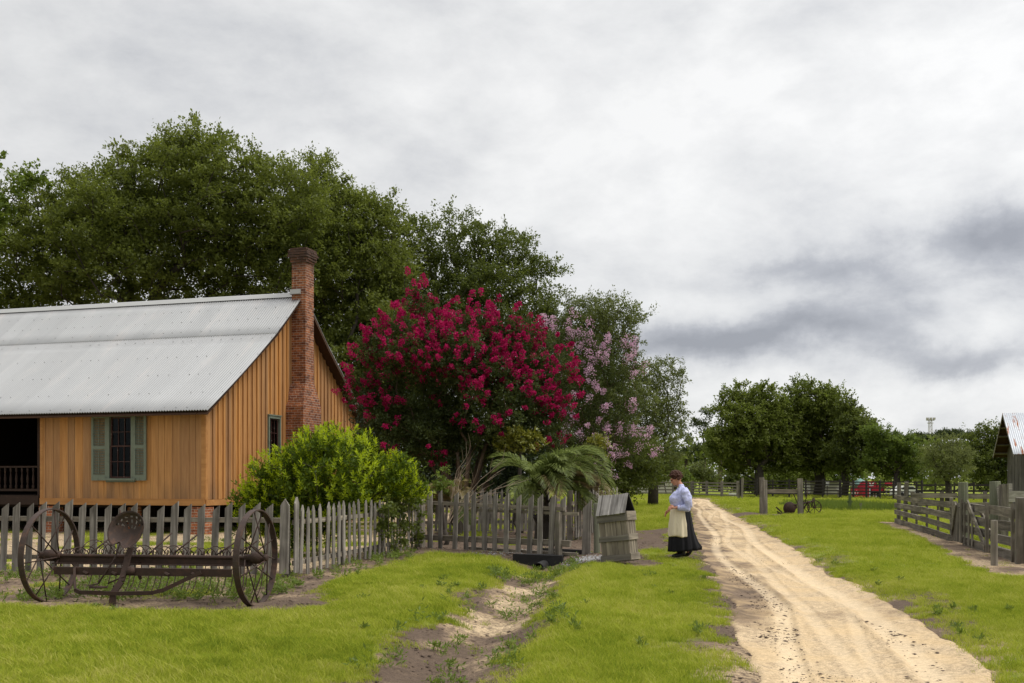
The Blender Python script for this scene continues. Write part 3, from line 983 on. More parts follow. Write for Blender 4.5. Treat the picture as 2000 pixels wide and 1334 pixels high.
# facade wall: boards with open grooves, split round the window
wx0, wx1, wz0, wz1 = -3.13, -2.27, 1.56, 3.38
m = MB(); s_ = ST
k = 0
while s_ < -.12:
    wdt = .265 if k % 4 else .20
    e = min(s_ + wdt, -.10)
    a_, b_ = s_ + .005, e - .005
    segs = [(Z1, zroof(0) - .12)]
    if b_ > wx0 and a_ < wx1:
        segs = [(Z1, wz0), (wz1, zroof(0) - .12)]
        if a_ < wx0: m.box(((a_ + wx0) / 2, .015, (wz0 + wz1) / 2), (wx0 - a_, .03, wz1 - wz0))
        if b_ > wx1: m.box(((b_ + wx1) / 2, .015, (wz0 + wz1) / 2), (b_ - wx1, .03, wz1 - wz0))
    for za, zb_ in segs:
        m.box(((a_ + b_) / 2, .015 + rnd.uniform(-.002, .002), (za + zb_) / 2), (b_ - a_, .03, zb_ - za))
    s_ = e; k += 1
m.build('front_wall', M['ochre_f'], house)
m = MB()
for za, zb_, xa, xb in ((Z0, wz0, ST, -.02), (wz1, 3.5, ST, -.02), (wz0, wz1, ST, wx0), (wz0, wz1, wx1, -.02)):
    m.box(((xa + xb) / 2, .055, (za + zb_) / 2), (xb - xa, .04, zb_ - za))
m.box((ST + .02, GD / 2, 2.2), (.06, GD - .1, 2.8)); m.box((ST / 2, 5.0, 2.2), (-ST - .2, .05, 2.8))
m.box((SL / 2 - 2.7, 4.0, .78), (-SL + ST - .1 + 5.3, 7.9, .10)); m.box((SL / 2, GD - .1, 1.95), (-SL - .1, .06, 3.7))
m.box((SL / 2, 4.9, 3.60), (-SL - .3, 9.4, .05)); m.box((-8.9, 5.0, 2.2), (.06, 9.8, 2.8)); m.box((-7.2, 6.2, 2.2), (3.3, .06, 2.8))
m.box((SL / 2, 5.5, .36), (-SL - 1.0, .06, .75))
m.build('inner_wall', M['inside'], house)
# corner boards, skirt boards
m = MB()
m.box((-.05, .008, 2.26), (.10, .034, 2.56)); m.box((.012, .06, 2.25), (.03, .11, 2.56))
m.box((ST + .06, .005, 2.25), (.10, .034, 2.55))
m.box((ST / 2, .002, (Z0 + Z1) / 2), (-ST - .01, .05, Z1 - Z0 - .01)); m.box((ST / 2, -.012, Z1 + .004), (-ST - .01, .03, .02))
m.box((.012, GD / 2 + .01, (Z0 + Z1) / 2), (.05, GD - .02, Z1 - Z0 - .01))
m.build('trim_board', M['ochre_trim'], house)
# gable wall and its battens
gw0, gw1, gz0, gz1 = 3.37, 4.13, 1.60, 3.50
m = MB()


def gpoly(ta, tb, za):
    ts = [ta] + [p[0] for p in prof if ta < p[0] < tb] + [tb]
    pts = [(0, ta, za), (0, tb, za)] + [(0, q, zroof(q) - .115) for q in ts[::-1]]
    return pts


def gable_strip(ta, tb, x0, x1, za=Z1):
    if tb > gw0 and ta < gw1:
        for (a2, b2, zl, zh) in ((ta, min(tb, gw0), za, None), (max(ta, gw1), tb, za, None)):
            if b2 - a2 > .004: m.extrude([(x0, p[1], p[2]) for p in gpoly(a2, b2, zl)], (x1 - x0, 0, 0))
        a2, b2 = max(ta, gw0), min(tb, gw1)
        m.box(((x0 + x1) / 2, (a2 + b2) / 2, (za + gz0) / 2), (x1 - x0, b2 - a2, gz0 - za))
        m.extrude([(x0, p[1], p[2]) for p in gpoly(a2, b2, gz1)], (x1 - x0, 0, 0))
    else:
        m.extrude([(x0, p[1], p[2]) for p in gpoly(ta, tb, za)], (x1 - x0, 0, 0))


tt = .13
while tt < GD - .02:
    gable_strip(tt + .012, min(tt + .252, GD), -.03, rnd.uniform(-.001, .001))
    tt += .262
m.build('gable_wall', M['ochre_g'], house)
m = MB(); tt = .13
while tt < GD - .1:
    c_ = tt + .262
    gable_strip(c_ - .032, c_ + .022, .0025, .042, Z1 + .005)
    tt += .262
m.build('batten', M['ochre_g'], house)
m = MB(); gable_strip(.02, GD, -.09, -.045); m.build('gable_backing', M['inside'], house)


def roof_sheet(x0, x1, profile, pitch, amp, thick=.012):
    nx = int((x1 - x0) / pitch * 6); xs = np.linspace(x0, x1, nx + 1)
    cz = amp * np.sin(2 * np.pi * xs / pitch)
    rows = []
    for (a, z) in profile:
        rows.append(np.stack([xs, np.full_like(xs, a), z + cz], 1))
    V = np.concatenate(rows + [r_ - np.array([0, 0, thick]) for r_ in rows]); nn = nx + 1; nrw = len(profile)
    b = (np.arange(nrw - 1)[:, None] * nn + np.arange(nx)[None]).ravel()
    top = np.stack([b, b + 1, b + nn + 1, b + nn], 1)
    bot = np.stack([b + nn, b + nn + 1, b + 1, b], 1) + nrw * nn
    i = np.arange(nx); o2 = nrw * nn
    e1 = np.stack([i, i + o2, i + o2 + 1, i + 1], 1); l = (nrw - 1) * nn
    e2 = np.stack([i + l, i + l + 1, i + l + o2 + 1, i + l + o2], 1)
    j = np.arange(nrw - 1) * nn
    e3 = np.stack([j, j + nn, j + nn + o2, j + o2], 1); e4 = np.stack([j + nx, j + nx + o2, j + nx + nn + o2, j + nn + nx], 1)
    return V, np.vstack([top, bot, e1, e2, e3, e4])


def sub(p, q, n):
    return [(p[0] + (q[0] - p[0]) * k / n, p[1] + (q[1] - p[1]) * k / n) for k in range(n + 1)]


def sag(lst, d):
    n = len(lst) - 1
    return [(a, z - d * math.sin(math.pi * k / n)) for k, (a, z) in enumerate(lst)]


OV = .36
sheets = [sag(sub(prof[0], (3.40, 6.066), 6), .05), sag(sub((3.32, 6.020), prof[2], 4), .03), sub(prof[2], (6.9, 5.98), 2), sub((6.78, 6.085), prof[4], 2)]
Vs = []; Fs = []; o_ = 0
for shp in sheets:
    V, Fq = roof_sheet(SL - .3, OV, shp, .0863, .0145)
    Vs.append(V); Fs.append(Fq + o_); o_ += len(V)
me = np_mesh('roof', np.vstack(Vs), np.vstack(Fs))
m = MB()
for shp, offs in ((sheets[0], (.03, .22, .46, .70, .92)), (sheets[1], (.12, .4, .68, .92))):
    for f_ in offs:
        aa = np.interp(f_ * (len(shp) - 1), range(len(shp)), [p[0] for p in shp]); zz_ = np.interp(f_ * (len(shp) - 1), range(len(shp)), [p[1] for p in shp])
        x_ = OV - .06
        while x_ > -11:
            m.box((x_ + rnd.uniform(-.03, .03), aa + rnd.uniform(-.02, .02), zz_ + .016), (.02, .02, .012)); x_ -= .3452 * (1 if rnd.random() < .7 else 2)
nv0, nf0 = len(me.vertices), len(me.polygons)
V_ = np.vstack(Vs + [np.array([tuple(v) for v in m.v])]); F_ = np.vstack(Fs + [np.array(m.f) + nv0]); bpy.data.meshes.remove(me)
me = np_mesh('roof', V_, F_)
roof = link('roof', me, [M['tin'], M['screw']], house, True)
mi_ = np.zeros(len(F_), np.int32); mi_[nf0:] = 1; me.polygons.foreach_set('material_index', mi_)
m = MB()
rc = [(prof[2][0] - .17, prof[2][1] - .115), (prof[2][0] - .035, prof[2][1] + .03), (prof[2][0], prof[2][1] + .055), (prof[2][0] + .035, prof[2][1] + .03), (prof[2][0] + .17, prof[2][1] - .115)]
m.extrude([(SL - .3, a, z) for a, z in rc] + [(SL - .3, a, z - .006) for a, z in rc[::-1]], (-SL + .3 + OV - .33, 0, 0))
m.box((OV - .17, 4.80, prof[2][1] + .01), (.36, .10, .15), Matrix.Rotation(-.1, 3, 'X'))
m.build('ridge_cap', M['cap'], roof)
# rake soffit and eave blocking under the tin
m = MB()
for a, b in ((0, 1), (1, 2), (2, 3), (3, 4)):
    (ta, za), (tb, zb_) = prof[a], prof[b]
    m.extrude([(.005, ta, za - .10), (.005, tb, zb_ - .10), (.005, tb, zb_ - .13), (.005, ta, za - .13)], (OV - .03, 0, 0))
    m.extrude([(SL, ta, za - .101), (SL, tb, zb_ - .101), (SL, tb, zb_ - .132), (SL, ta, za - .132)], (-SL - .03, 0, 0))
m.box((SL / 2, .09, 3.57), (-SL - .02, .05, .12))
m.build('soffit', M['soffit'], roof)
m = MB()
for a, b in ((2, 3), (3, 4)):
    (ta, za), (tb, zb_) = prof[a], prof[b]
    m.extrude([(OV - .028, ta, za - .028), (OV - .028, tb, zb_ - .028), (OV - .028, tb, zb_ - .15), (OV - .028, ta, za - .15)], (.025, 0, 0))
m.build('bargeboard', M['soffit'], roof)
# chimney: wide base with sloped shoulders, slim stack, corbelled cap
m = MB()


def rect(s0, s1, t0, t1, z):
    return [(s0, t0, z), (s1, t0, z), (s1, t1, z), (s0, t1, z)]


ct0, ct1 = 4.83, 5.39
m.loft([rect(.0, .62, 4.52, 5.74, -.1), rect(.0, .62, 4.52, 5.74, 3.86), rect(.0, .60, 4.60, 5.66, 4.1), rect(.0, .535, ct0, ct1 + .06, 4.62), rect(.04, .535, ct0, ct1, 4.7), rect(.045, .535, ct0, ct1, 8.50)])
chim = m.build('chimney', M['brick'], house)
m = MB()
for i, (g_, za) in enumerate(((.03, 8.503), (.06, 8.58), (.09, 8.657), (.10, 8.734), (.09, 8.811), (.06, 8.888))):
    s0_, s1_, t0_, t1_ = .045 - g_, .535 + g_, ct0 - g_, ct1 + g_; hh = .074
    m.box(((s0_ + s1_) / 2, (t0_ + t1_) / 2, za + hh / 2), (s1_ - s0_ - .05, t1_ - t0_ - .05, hh + .003))
    for nb_, ax_ in ((3, 0), (3, 1)):
        for k_ in range(nb_):
            for sd_ in (0, 1):
                o_ = rnd.uniform(-.010, .010); f_ = (k_ + .5 + .25 * (i % 2)) / (nb_ + .25)
                if ax_ == 0: m.box((s0_ + (s1_ - s0_) * f_, (t1_ - .04 if sd_ else t0_ + .04) + o_, za + hh / 2 + rnd.uniform(-.004, .004)), ((s1_ - s0_) / nb_ - .012, .1, hh - .012), jit=.006)
                else: m.box(((s1_ - .04 if sd_ else s0_ + .04) + o_, t0_ + (t1_ - t0_) * f_, za + hh / 2 + rnd.uniform(-.004, .004)), (.1, (t1_ - t0_) / nb_ - .012, hh - .012), jit=.006)
m.build('chimney_cap', M['brick'], chim)
# brick piers
for s_, t_ in ((-.27, .22), (-5.25, .22), (-2.75, .9), (-.27, 5.2), (-.27, 9.5), (-8.3, .22), (-11.4, .22)):
    m = MB(); m.box((s_, t_, .34), (.56 if s_ > -1 else .5, .42, .86), jit=.01); m.build('brick_pier', M['brick_pier'], house)
m = MB(); m.box((-2.35, .75, .4), (.28, .26, .72), jit=.015); m.build('foundation_post', M['inside'], house)


# windows
def pane_grid(m, w0, w1, z0, z1, nx, nz, y, axis):
    for i in range(1, nx):
        x_ = w0 + (w1 - w0) * i / nx
        m.box((x_, y, (z0 + z1) / 2) if axis == 'x' else (y, x_, (z0 + z1) / 2), (.018, .02, z1 - z0) if axis == 'x' else (.02, .018, z1 - z0))
    for i in range(1, nz):
        z_ = z0 + (z1 - z0) * i / nz
        m.box(((w0 + w1) / 2, y - .0015, z_) if axis == 'x' else (y + .0015, (w0 + w1) / 2, z_), (w1 - w0, .017, .018) if axis == 'x' else (.017, w1 - w0, .018))


def window(w0, w1, z0, z1, axis):
    a = (lambda x_, y_, z_: (x_, y_, z_)) if axis == 'x' else (lambda x_, y_, z_: (-y_, x_, z_))
    dsz = (lambda w_, d_, h_: (w_, d_, h_)) if axis == 'x' else (lambda w_, d_, h_: (d_, w_, h_))
    m = MB(); fw = .07
    m.box(a(w0 + fw / 2, -.005, (z0 + z1) / 2), dsz(fw, .10, z1 - z0)); m.box(a(w1 - fw / 2, -.005, (z0 + z1) / 2), dsz(fw, .10, z1 - z0))
    m.box(a((w0 + w1) / 2, -.008, z1 - .04), dsz(w1 - w0 - 2 * fw - .002, .10, .08)); m.box(a((w0 + w1) / 2, -.008, z1 + .02), dsz(w1 - w0 + .06, .14, .035))
    win = m.build('window', M['sage'], house)
    m = MB(); m.box(a((w0 + w1) / 2, -.03, z0 - .03), dsz(w1 - w0 + .2, .16, .06)); m.box(a((w0 + w1) / 2, -.012, z0 - .085), dsz(w1 - w0 + .1, .06, .045)); m.build('sill', M['sage'], win)
    m = MB(); i0, i1 = w0 + fw + .005, w1 - fw - .005; zm = (z0 + z1) / 2
    for (za, zb_, yy) in ((z0 + .01, zm + .02, .0), (zm - .02, z1 - .085, .028)):
        for x_ in (i0 + .022, i1 - .022): m.box(a(x_, yy, (za + zb_) / 2), dsz(.044, .026, zb_ - za))
        m.box(a((i0 + i1) / 2, yy - .002, za + .02), dsz(i1 - i0 - .09, .026, .04)); m.box(a((i0 + i1) / 2, yy - .002, zb_ - .018), dsz(i1 - i0 - .09, .026, .036))
        pane_grid(m, i0 + .045, i1 - .045, za + .04, zb_ - .036, 3, 2, yy if axis == 'x' else -yy, axis)
    m.build('sash', M['maroon'], win)
    m = MB(); m.box(a((i0 + i1) / 2, .015, zm * .5 + z0 * .5), dsz(i1 - i0 - .06, .004, zm - z0 - .03)); m.box(a((i0 + i1) / 2, .042, zm * .5 + z1 * .5 - .03), dsz(i1 - i0 - .06, .004, z1 - zm - .08))
    m.build('pane', M['glass'], win)
    return win


win = window(wx0, wx1, wz0, wz1, 'x')
window(gw0, gw1, gz0, gz1, 'y')
window(6.0, 6.76, gz0, gz1, 'y')


def shutter(s0, s1, z0, z1, yaw):
    m = MB(); wd = s1 - s0; st = .075
    zmid = z0 + (z1 - z0) * .50
    for x_ in (st / 2, wd - st / 2): m.box((x_, 0, (z1 - z0) / 2), (st, .034, z1 - z0))
    for za, hh in ((0, .16), (zmid - z0 - .05, .1), (z1 - z0 - .09, .09)): m.box((wd / 2, .001, za + hh / 2), (wd - 2 * st - .002, .034, hh))
    for za, zb_ in ((.165, zmid - z0 - .055), (zmid - z0 + .055, z1 - z0 - .095)):
        n_ = int((zb_ - za) / .044)
        for i in range(n_):
            m.box((wd / 2, .0, za + (i + .5) * (zb_ - za) / n_), (wd - 2 * st - .004, .040, .006), Matrix.Rotation(.75, 3, 'X'))
        m.box((wd / 2, -.026, (za + zb_) / 2), (.014, .012, zb_ - za - .05))
    o = m.build('shutter', M['sage'], house, origin=None)
    o.location = (s0, -.035, z0); o.rotation_euler = (0, 0, yaw)
    return o


shutter(-3.66, -3.14, 1.50, 3.36, math.radians(2)); shutter(-2.27, -1.83, 1.50, 3.39, math.radians(-3))
# breezeway: deck edge, post, turned balusters
m = MB(); m.box((-7.1, .05, .93), (3.2, .14, .27)); m.box((-7.1, 2.0, 1.05), (3.2, 4.0, .03)); m.build('porch_deck', M['darkwood'], house)
rl = MB(); rl.box((-7.15, .10, 1.90), (3.2, .07, .05)); rl.box((-7.15, .10, 1.22), (3.2, .05, .07)); rl.box((-5.56, .10, 2.2), (.08, .09, 2.4))
rail_o = rl.build('porch_railing', M['darkwood'], house)
for k in range(11):
    x_ = -5.78 - k * .20; m = MB(); pr = [(.022, 0), (.03, .02), (.03, .10), (.016, .14), (.026, .22), (.03, .30), (.018, .42), (.014, .48), (.024, .52), (.024, .64)]
    m.loft([[(x_ + r_ * 1.25 * math.cos(q * math.pi / 4), .10 + r_ * 1.25 * math.sin(q * math.pi / 4), 1.25 + z_) for q in range(8)] for r_, z_ in pr])
    m.build('baluster', M['darkwood'], rail_o, True)


# ------------------------------------------------------------------ picket fences
def picket(parent, loc, w_, h_, th, style, lean=(0, 0), yaw=0.0, mat='picket', tipd=.095):
    m = MB(); j = lambda: rnd.uniform(-.004, .004)
    w_ *= rnd.uniform(.92, 1.06)
    if style == 'slant': p = [(-w_ / 2 + j(), 0), (w_ / 2 + j(), 0), (w_ / 2 + j(), h_), (-w_ / 2 + j(), h_ - tipd)]
    elif style == 'slantl': p = [(-w_ / 2 + j(), 0), (w_ / 2 + j(), 0), (w_ / 2 + j(), h_ - tipd), (-w_ / 2 + j(), h_)]
    elif style == 'point': p = [(-w_ / 2 + j(), 0), (w_ / 2 + j(), 0), (w_ / 2 + j(), h_ - .10), (j(), h_), (-w_ / 2 + j(), h_ - .10)]
    else: p = [(-w_ / 2 + j(), 0), (w_ / 2 + j(), 0), (w_ / 2 + j(), h_ + j()), (-w_ / 2 + j(), h_ + j())]
    b = rnd.uniform(-.008, .008)
    m.extrude([(x_ + b * (z_ / h_) ** 2 * 2, -th / 2, z_) for x_, z_ in p], (0, th, 0))
    o = m.build('picket', M[mat], parent)
    o.location = loc; o.rotation_euler = (lean[0], lean[1], yaw)
    return o


def fence_root(name, a, b, label, cat='fence', group=None):
    yaw = math.atan2(b[1] - a[1], b[0] - a[0])
    r = empty(name, (a[0], a[1], H(*a)), yaw, label, cat, group)
    return r, math.hypot(b[0] - a[0], b[1] - a[1]), yaw


def gz(a, b, d, L):
    return H(a[0] + (b[0] - a[0]) * d / L, a[1] + (b[1] - a[1]) * d / L) - H(*a)


def rail(parent, p0, p1, w_, h_, mat='rail', name='rail', jit=.004):
    p0 = Vector(p0); p1 = Vector(p1); d_ = p1 - p0; L_ = d_.length
    m = MB(); m.bar((0, 0, 0), (L_, 0, 0), w_, h_, jit=jit)
    o = m.build(name, M[mat], parent); o.location = p0
    o.rotation_euler = d_.to_track_quat('X', 'Z').to_euler()
    return o


def post(parent, loc, sx, sy, h_, mat='post', lean=(0, 0), round_=False, name='post', sink=.25):
    m = MB()
    if round_:
        n_ = 12; m.loft([[(sx / 2 * k_ * math.cos(2 * math.pi * q / n_) + rnd.uniform(-.004, .004), sx / 2 * k_ * math.sin(2 * math.pi * q / n_), z_) for q in range(n_)] for z_, k_ in ((-sink, 1.05), (h_ * .5, 1.0), (h_ - .01, .96), (h_, .9))])
    else:
        m.box((0, 0, (h_ - sink) / 2), (sx, sy, h_ + sink), jit=.006)
    o = m.build(name, M[mat], parent); o.location = loc; o.rotation_euler = (lean[0], lean[1], 0)
    return o


# front run
FA, FB = (-10.0, 16.62), (-3.50, 15.45)
fr, L_, yw = fence_root('picket_fence', FA, FB, 'weathered grey slant-topped picket fence run behind the rusty hay rake')
d_ = .05; k = 0
while d_ < L_ - .12:
    g = gz(FA, FB, d_, L_)
    picket(fr, (d_, -.03, g + .05 + rnd.uniform(-.03, .03)), .115, 1.12 + rnd.uniform(-.02, .03), .022, 'slant', (rnd.uniform(-.01, .01), .035 + rnd.uniform(-.018, .018)))
    d_ += .232 + rnd.uniform(-.012, .012); k += 1
for a_, b_ in ((0, 2.3), (2.3, 4.5), (4.5, L_ - .06)):
    rail(fr, (a_, .015, gz(FA, FB, a_, L_) + .90 + rnd.uniform(-.01, .01)), (b_ - .01, .015, gz(FA, FB, b_, L_) + .895), .04, .075)
    rail(fr, (a_, .015, gz(FA, FB, a_, L_) + .26), (b_ - .01, .015, gz(FA, FB, b_, L_) + .27), .04, .075)
for a_ in (1.0, 3.55, L_ - .05):
    post(fr, (a_, .10, gz(FA, FB, a_, L_)), .10, .10, .93 if a_ < 6 else 1.02)
picket(fr, (L_ - .03, -.045, .08), .15, 1.16, .03, 'point', (0, .03))
# side run, up along the yard
SA_, SB_ = (-3.42, 15.5), (-2.05, 22.5)
fs, L_, yw = fence_root('picket_fence', SA_, SB_, 'weathered grey pointed picket fence run half under the bright green shrub')
picket(fs, (.02, -.05, .08), .13, 1.18, .03, 'point', (0, .02))
d_ = .25
while d_ < L_ - .05:
    g = gz(SA_, SB_, d_, L_)
    picket(fs, (d_, -.03, g + .04 + rnd.uniform(-.03, .03)), .105, 1.10 + rnd.uniform(-.03, .03), .022, 'point', (rnd.uniform(-.03, .02), rnd.uniform(-.02, .045)))
    d_ += .275 + rnd.uniform(-.02, .02)
for a_, b_ in ((0.06, 2.4), (2.4, 4.7), (4.7, L_)):
    for zz_ in (.86, .22):
        rail(fs, (a_, .015, gz(SA_, SB_, a_, L_) + zz_), (b_ - .01, .015, gz(SA_, SB_, b_, L_) + zz_), .04, .075)
for a_ in (2.4, 4.7, L_): post(fs, (a_, .10, gz(SA_, SB_, a_, L_)), .10, .10, 1.0)
# run over the culvert
CA, CB_ = (-1.95, 22.3), (.93, 19.75)
fc, L_, yw = fence_root('picket_fence', CA, CB_, 'grey picket fence run standing over the dark culvert timber')
d_ = .02; kk = 0
for k in range(13):
    px = (842, 862, 890, 912, 927, 948, 968, 990, 1014, 1036, 1056, 1078, 1094)[k]
    q = (px - 1000) / F
    den_ = (CB_[0] - CA[0]) - q * (CB_[1] - CA[1]); f_ = (q * CA[1] - CA[0]) / den_
    Yp = CA[1] + f_ * (CB_[1] - CA[1]); zt = Z(958 + 7 * f_ + rnd.uniform(-3, 3), Yp); zb_ = Z(1070 + 12 * f_ + rnd.uniform(-2, 2), Yp)
    if px == 1094: zt -= .06; zb_ += .2
    picket(fc, (f_ * L_, -.03 if px != 1094 else .06, zb_ - H(*CA)), .125 if k else .15, zt - zb_, .024, 'slant', (rnd.uniform(-.02, .02), rnd.uniform(-.01, .035)))
zr = H(*CA)
rail(fc, (-.3, .015, 1.02 - zr), (L_ + .12, .015, .95 - zr), .04, .075); rail(fc, (1.4, .05, .88 - zr), (L_ + .45, .05, .86 - zr), .035, .06)
rail(fc, (-.3, .02, .24 - zr), (L_ + .28, .02, .27 - zr), .05, .12); rail(fc, (1.2, .09, .05 - zr), (L_ + .4, .09, .06 - zr), .05, .06)
post(fc, (L_ + .02, -.04, H(*CB_) - .14 - zr), .11, .10, 1.16, 'oldstile'); post(fc, (-.2, .09, 0), .11, .11, 1.1, 'oldstile'); post(fc, (L_ + .38, .75, -.05), .13, .13, 1.1, 'greenpost', round_=True)
picket(fc, (L_ + .22, .60, .0), .2, 1.12, .03, 'slant', (0, .03), tipd=.18)
# garden run behind it
RA, RB = (-2.3, 27.2), (1.25, 27.9)
fg, L_, yw = fence_root('picket_fence', RA, RB, 'thin tall weathered picket fence run at back of the flower garden')
d_ = 0
while d_ < L_:
    g = gz(RA, RB, d_, L_)
    picket(fg, (d_, -.03, g + .1), .075, 1.16 + rnd.uniform(-.05, .08), .02, 'point' if rnd.random() < .5 else 'slant', (rnd.uniform(-.03, .03), rnd.uniform(-.05, .08)))
    d_ += .125 + rnd.uniform(-.03, .03)
for zz_ in (.95, .35): rail(fg, (-.1, .01, zz_), (L_ + .1, .01, zz_), .04, .08)
# gate-side run beside the wooden box
QA, QB = (1.55, 24.6), (3.3, 31.5)
fq, L_, yw = fence_root('picket_fence', QA, QB, 'short leaning picket fence run half behind wooden well box')
d_ = 0
while d_ < L_:
    g = gz(QA, QB, d_, L_)
    picket(fq, (d_, -.03, g + .08), .13, 1.16 + rnd.uniform(-.09, .06), .024, 'flat' if rnd.random() < .6 else 'slant', (rnd.uniform(-.03, .03), rnd.uniform(-.04, .06)))
    d_ += .33 + rnd.uniform(-.05, .05)
for zz_ in (.93, .3): rail(fq, (-.2, .02, zz_), (L_, .02, zz_), .05, .09)
post(fq, (0, .12, 0), .13, .13, 1.25, 'post'); post(fq, (.9, .12, 0), .1, .1, 1.2, 'post')
# culvert timber and the pipe mouth under it
m = MB(); m.box((0, 0, 0), (.98, .20, .22), jit=.012)
cv = m.build('culvert_timber', M['blackwood']); cv.location = (.52, 19.74, -.065); cv.rotation_euler = (0, .01, -.25)
tag(cv, 'black creosoted timber lying under the fence end at ditch head', 'timber')
m = MB(); m.bar((0, 0, 0), (1.0, 0, 0), .15, .14, jit=.015)
tb = m.build('loose_timber', M['blackwood']); tb.location = (.55, 20.55, H(.5, 20.5) + .13); tb.rotation_euler = (0, .03, -.1)
tag(tb, 'dark square timber lying behind the culvert fence beside the gravel', 'timber')
m = MB(); n_ = 16
m.loft([[(r_ * math.cos(2 * math.pi * q / n_), y_, r_ * math.sin(2 * math.pi * q / n_)) for q in range(n_)] for r_, y_ in ((.10, 0), (.10, .9), (.08, .9), (.08, .02), (.10, 0))], False)
cp = m.build('culvert_pipe', M['blackwood'], None, True); cp.location = (.50, 18.95, H(.5, 18.95) + .05); cp.rotation_euler = (0, 0, -.2)
tag(cp, 'round black drain pipe mouth in the ditch below the fence', 'pipe')
# ------------------------------------------------------------------ horse-drawn hay rake
ra, rb = (-5.90, 12.72), (-3.16, 12.30)
ryaw = math.atan2(rb[1] - ra[1], rb[0] - ra[0]); AX = math.hypot(rb[0] - ra[0], rb[1] - ra[1])
zg = min(H(*ra), H(*rb))
rk = empty('hay_rake', (ra[0], ra[1], zg), ryaw, 'rusty antique dump hay rake with two spoked iron wheels and metal seat', 'hay rake')
WR_ = .60


def iron_wheel(parent, a, R, width, nsp, hubr, hubl, rot, spread, sr=.009, name='wheel', rimm='rustlight'):
    c = Vector((a, 0, R - .02)) if not isinstance(a, Vector) else a
    m = MB()
    for k in range(nsp):
        th = rot + 2 * math.pi * k / nsp; sgn = 1 if k % 2 else -1
        m.tube([c + Vector((sgn * hubl * .42 * spread, hubr * .7 * math.cos(th + .35 * sgn), hubr * .7 * math.sin(th + .35 * sgn))), c + Vector((0, (R - .008) * math.cos(th), (R - .008) * math.sin(th)))], sr, 5)
    wh = m.build(name, M['rust'], parent, True)
    m = MB(); n_ = 56
    pr = [(R, -width / 2), (R, width / 2), (R - .016, width / 2), (R - .016, -width / 2)]
    for k in range(n_):
        pass
    rings = [[c + Vector((x_, r_ * math.cos(2 * math.pi * k / n_), r_ * math.sin(2 * math.pi * k / n_))) for r_, x_ in pr] for k in range(n_)]
    rings.append(rings[0])
    m.loft(rings, False); m.build('rim', M[rimm], wh)
    m = MB(); n_ = 14
    m.loft([[c + Vector((x_, r_ * math.cos(2 * math.pi * k / n_), r_ * math.sin(2 * math.pi * k / n_))) for k in range(n_)] for x_, r_ in ((-hubl / 2, hubr * .45), (-hubl / 2 + .01, hubr * .62), (-hubl * .2, hubr * .62), (-hubl * .18, hubr), (hubl * .22, hubr), (hubl * .24, hubr * .6), (hubl / 2 - .01, hubr * .6), (hubl / 2, hubr * .4))])
    m.build('hub', M['rust'], wh, True)
    return wh


iron_wheel(rk, 0.0, WR_, .075, 14, .075, .30, .1, 1.0); iron_wheel(rk, AX, WR_, .075, 14, .075, .30, .35, 1.0)
m = MB()      # main angle-iron beam and round axle
m.box((AX / 2, .0, .535), (AX - .12, .012, .11)); m.box((AX / 2, .045, .588), (AX - .12, .085, .012)); m.box((AX / 2, -.03, .483), (AX - .12, .07, .012))
m.tube([(-.14, 0, .58), (AX + .14, 0, .58)], .024, 8)
m.build('main_beam', M['rust'], rk)
m = MB(); m.box((AX / 2 + .0, -.24, .405), (AX - .42, .012, .085)); m.box((AX / 2, -.21, .450), (AX - .42, .065, .012))
for a_ in (.62, 1.0, 1.7, 2.05): m.tube([(a_, -.25, .40), (a_ + .06, -.265, .375)], .022, 6)
m.build('front_beam', M['rust'], rk)
m = MB()      # bent trip bar below
path = [(.50, -.26, .44), (.55, -.34, .30), (.60, -.40, .19), (.68, -.42, .165), (1.2, -.42, .16), (1.62, -.42, .175), (1.76, -.40, .21), (2.18, -.28, .42)]
for p_, q_ in zip(path[:-1], path[1:]): m.bar(p_, q_, .028, .048)
m.build('trip_bar', M['rust'], rk)
m = MB()      # seat spring: a broad bent strap
sp_ = [(1.165, -.10, .69), (1.16, -.16, .60), (1.17, -.24, .45), (1.17, -.33, .30), (1.10, -.40, .16), (1.10, -.42, .0)]
for p_, q_ in zip(sp_[:-1], sp_[1:]): m.bar(p_, q_, .075, .03, (0, 1, 0))
m.build('seat_spring', M['rust'], rk)
m = MB()      # dished seat pan with heart notch and rows of holes
nr_, na_ = 12, 72; R_ = .24
hole = [(.10 * math.sin(q), .09 + .095 * math.cos(q) * 1.0) for q in ()]
hp = []
for r_, k0, k1, st in ((.20, -60, 60, 20), (.145, -50, 50, 25), (.08, -30, 30, 30)):
    q = k0
    while q <= k1 + 1: hp.append((r_ * math.sin(math.radians(q)), r_ * math.cos(math.radians(q)))); q += st
vs = []; idx = {}


def seat_r(th):
    b = 1.0 + .04 * math.cos(2 * th)
    d_ = abs((th - math.pi + math.pi) % (2 * math.pi) - math.pi)
    n_ = math.exp(-((math.atan2(math.sin(th - math.radians(195)), math.cos(th - math.radians(195)))) / .22) ** 2)
    return R_ * b * (1 - .34 * n_)


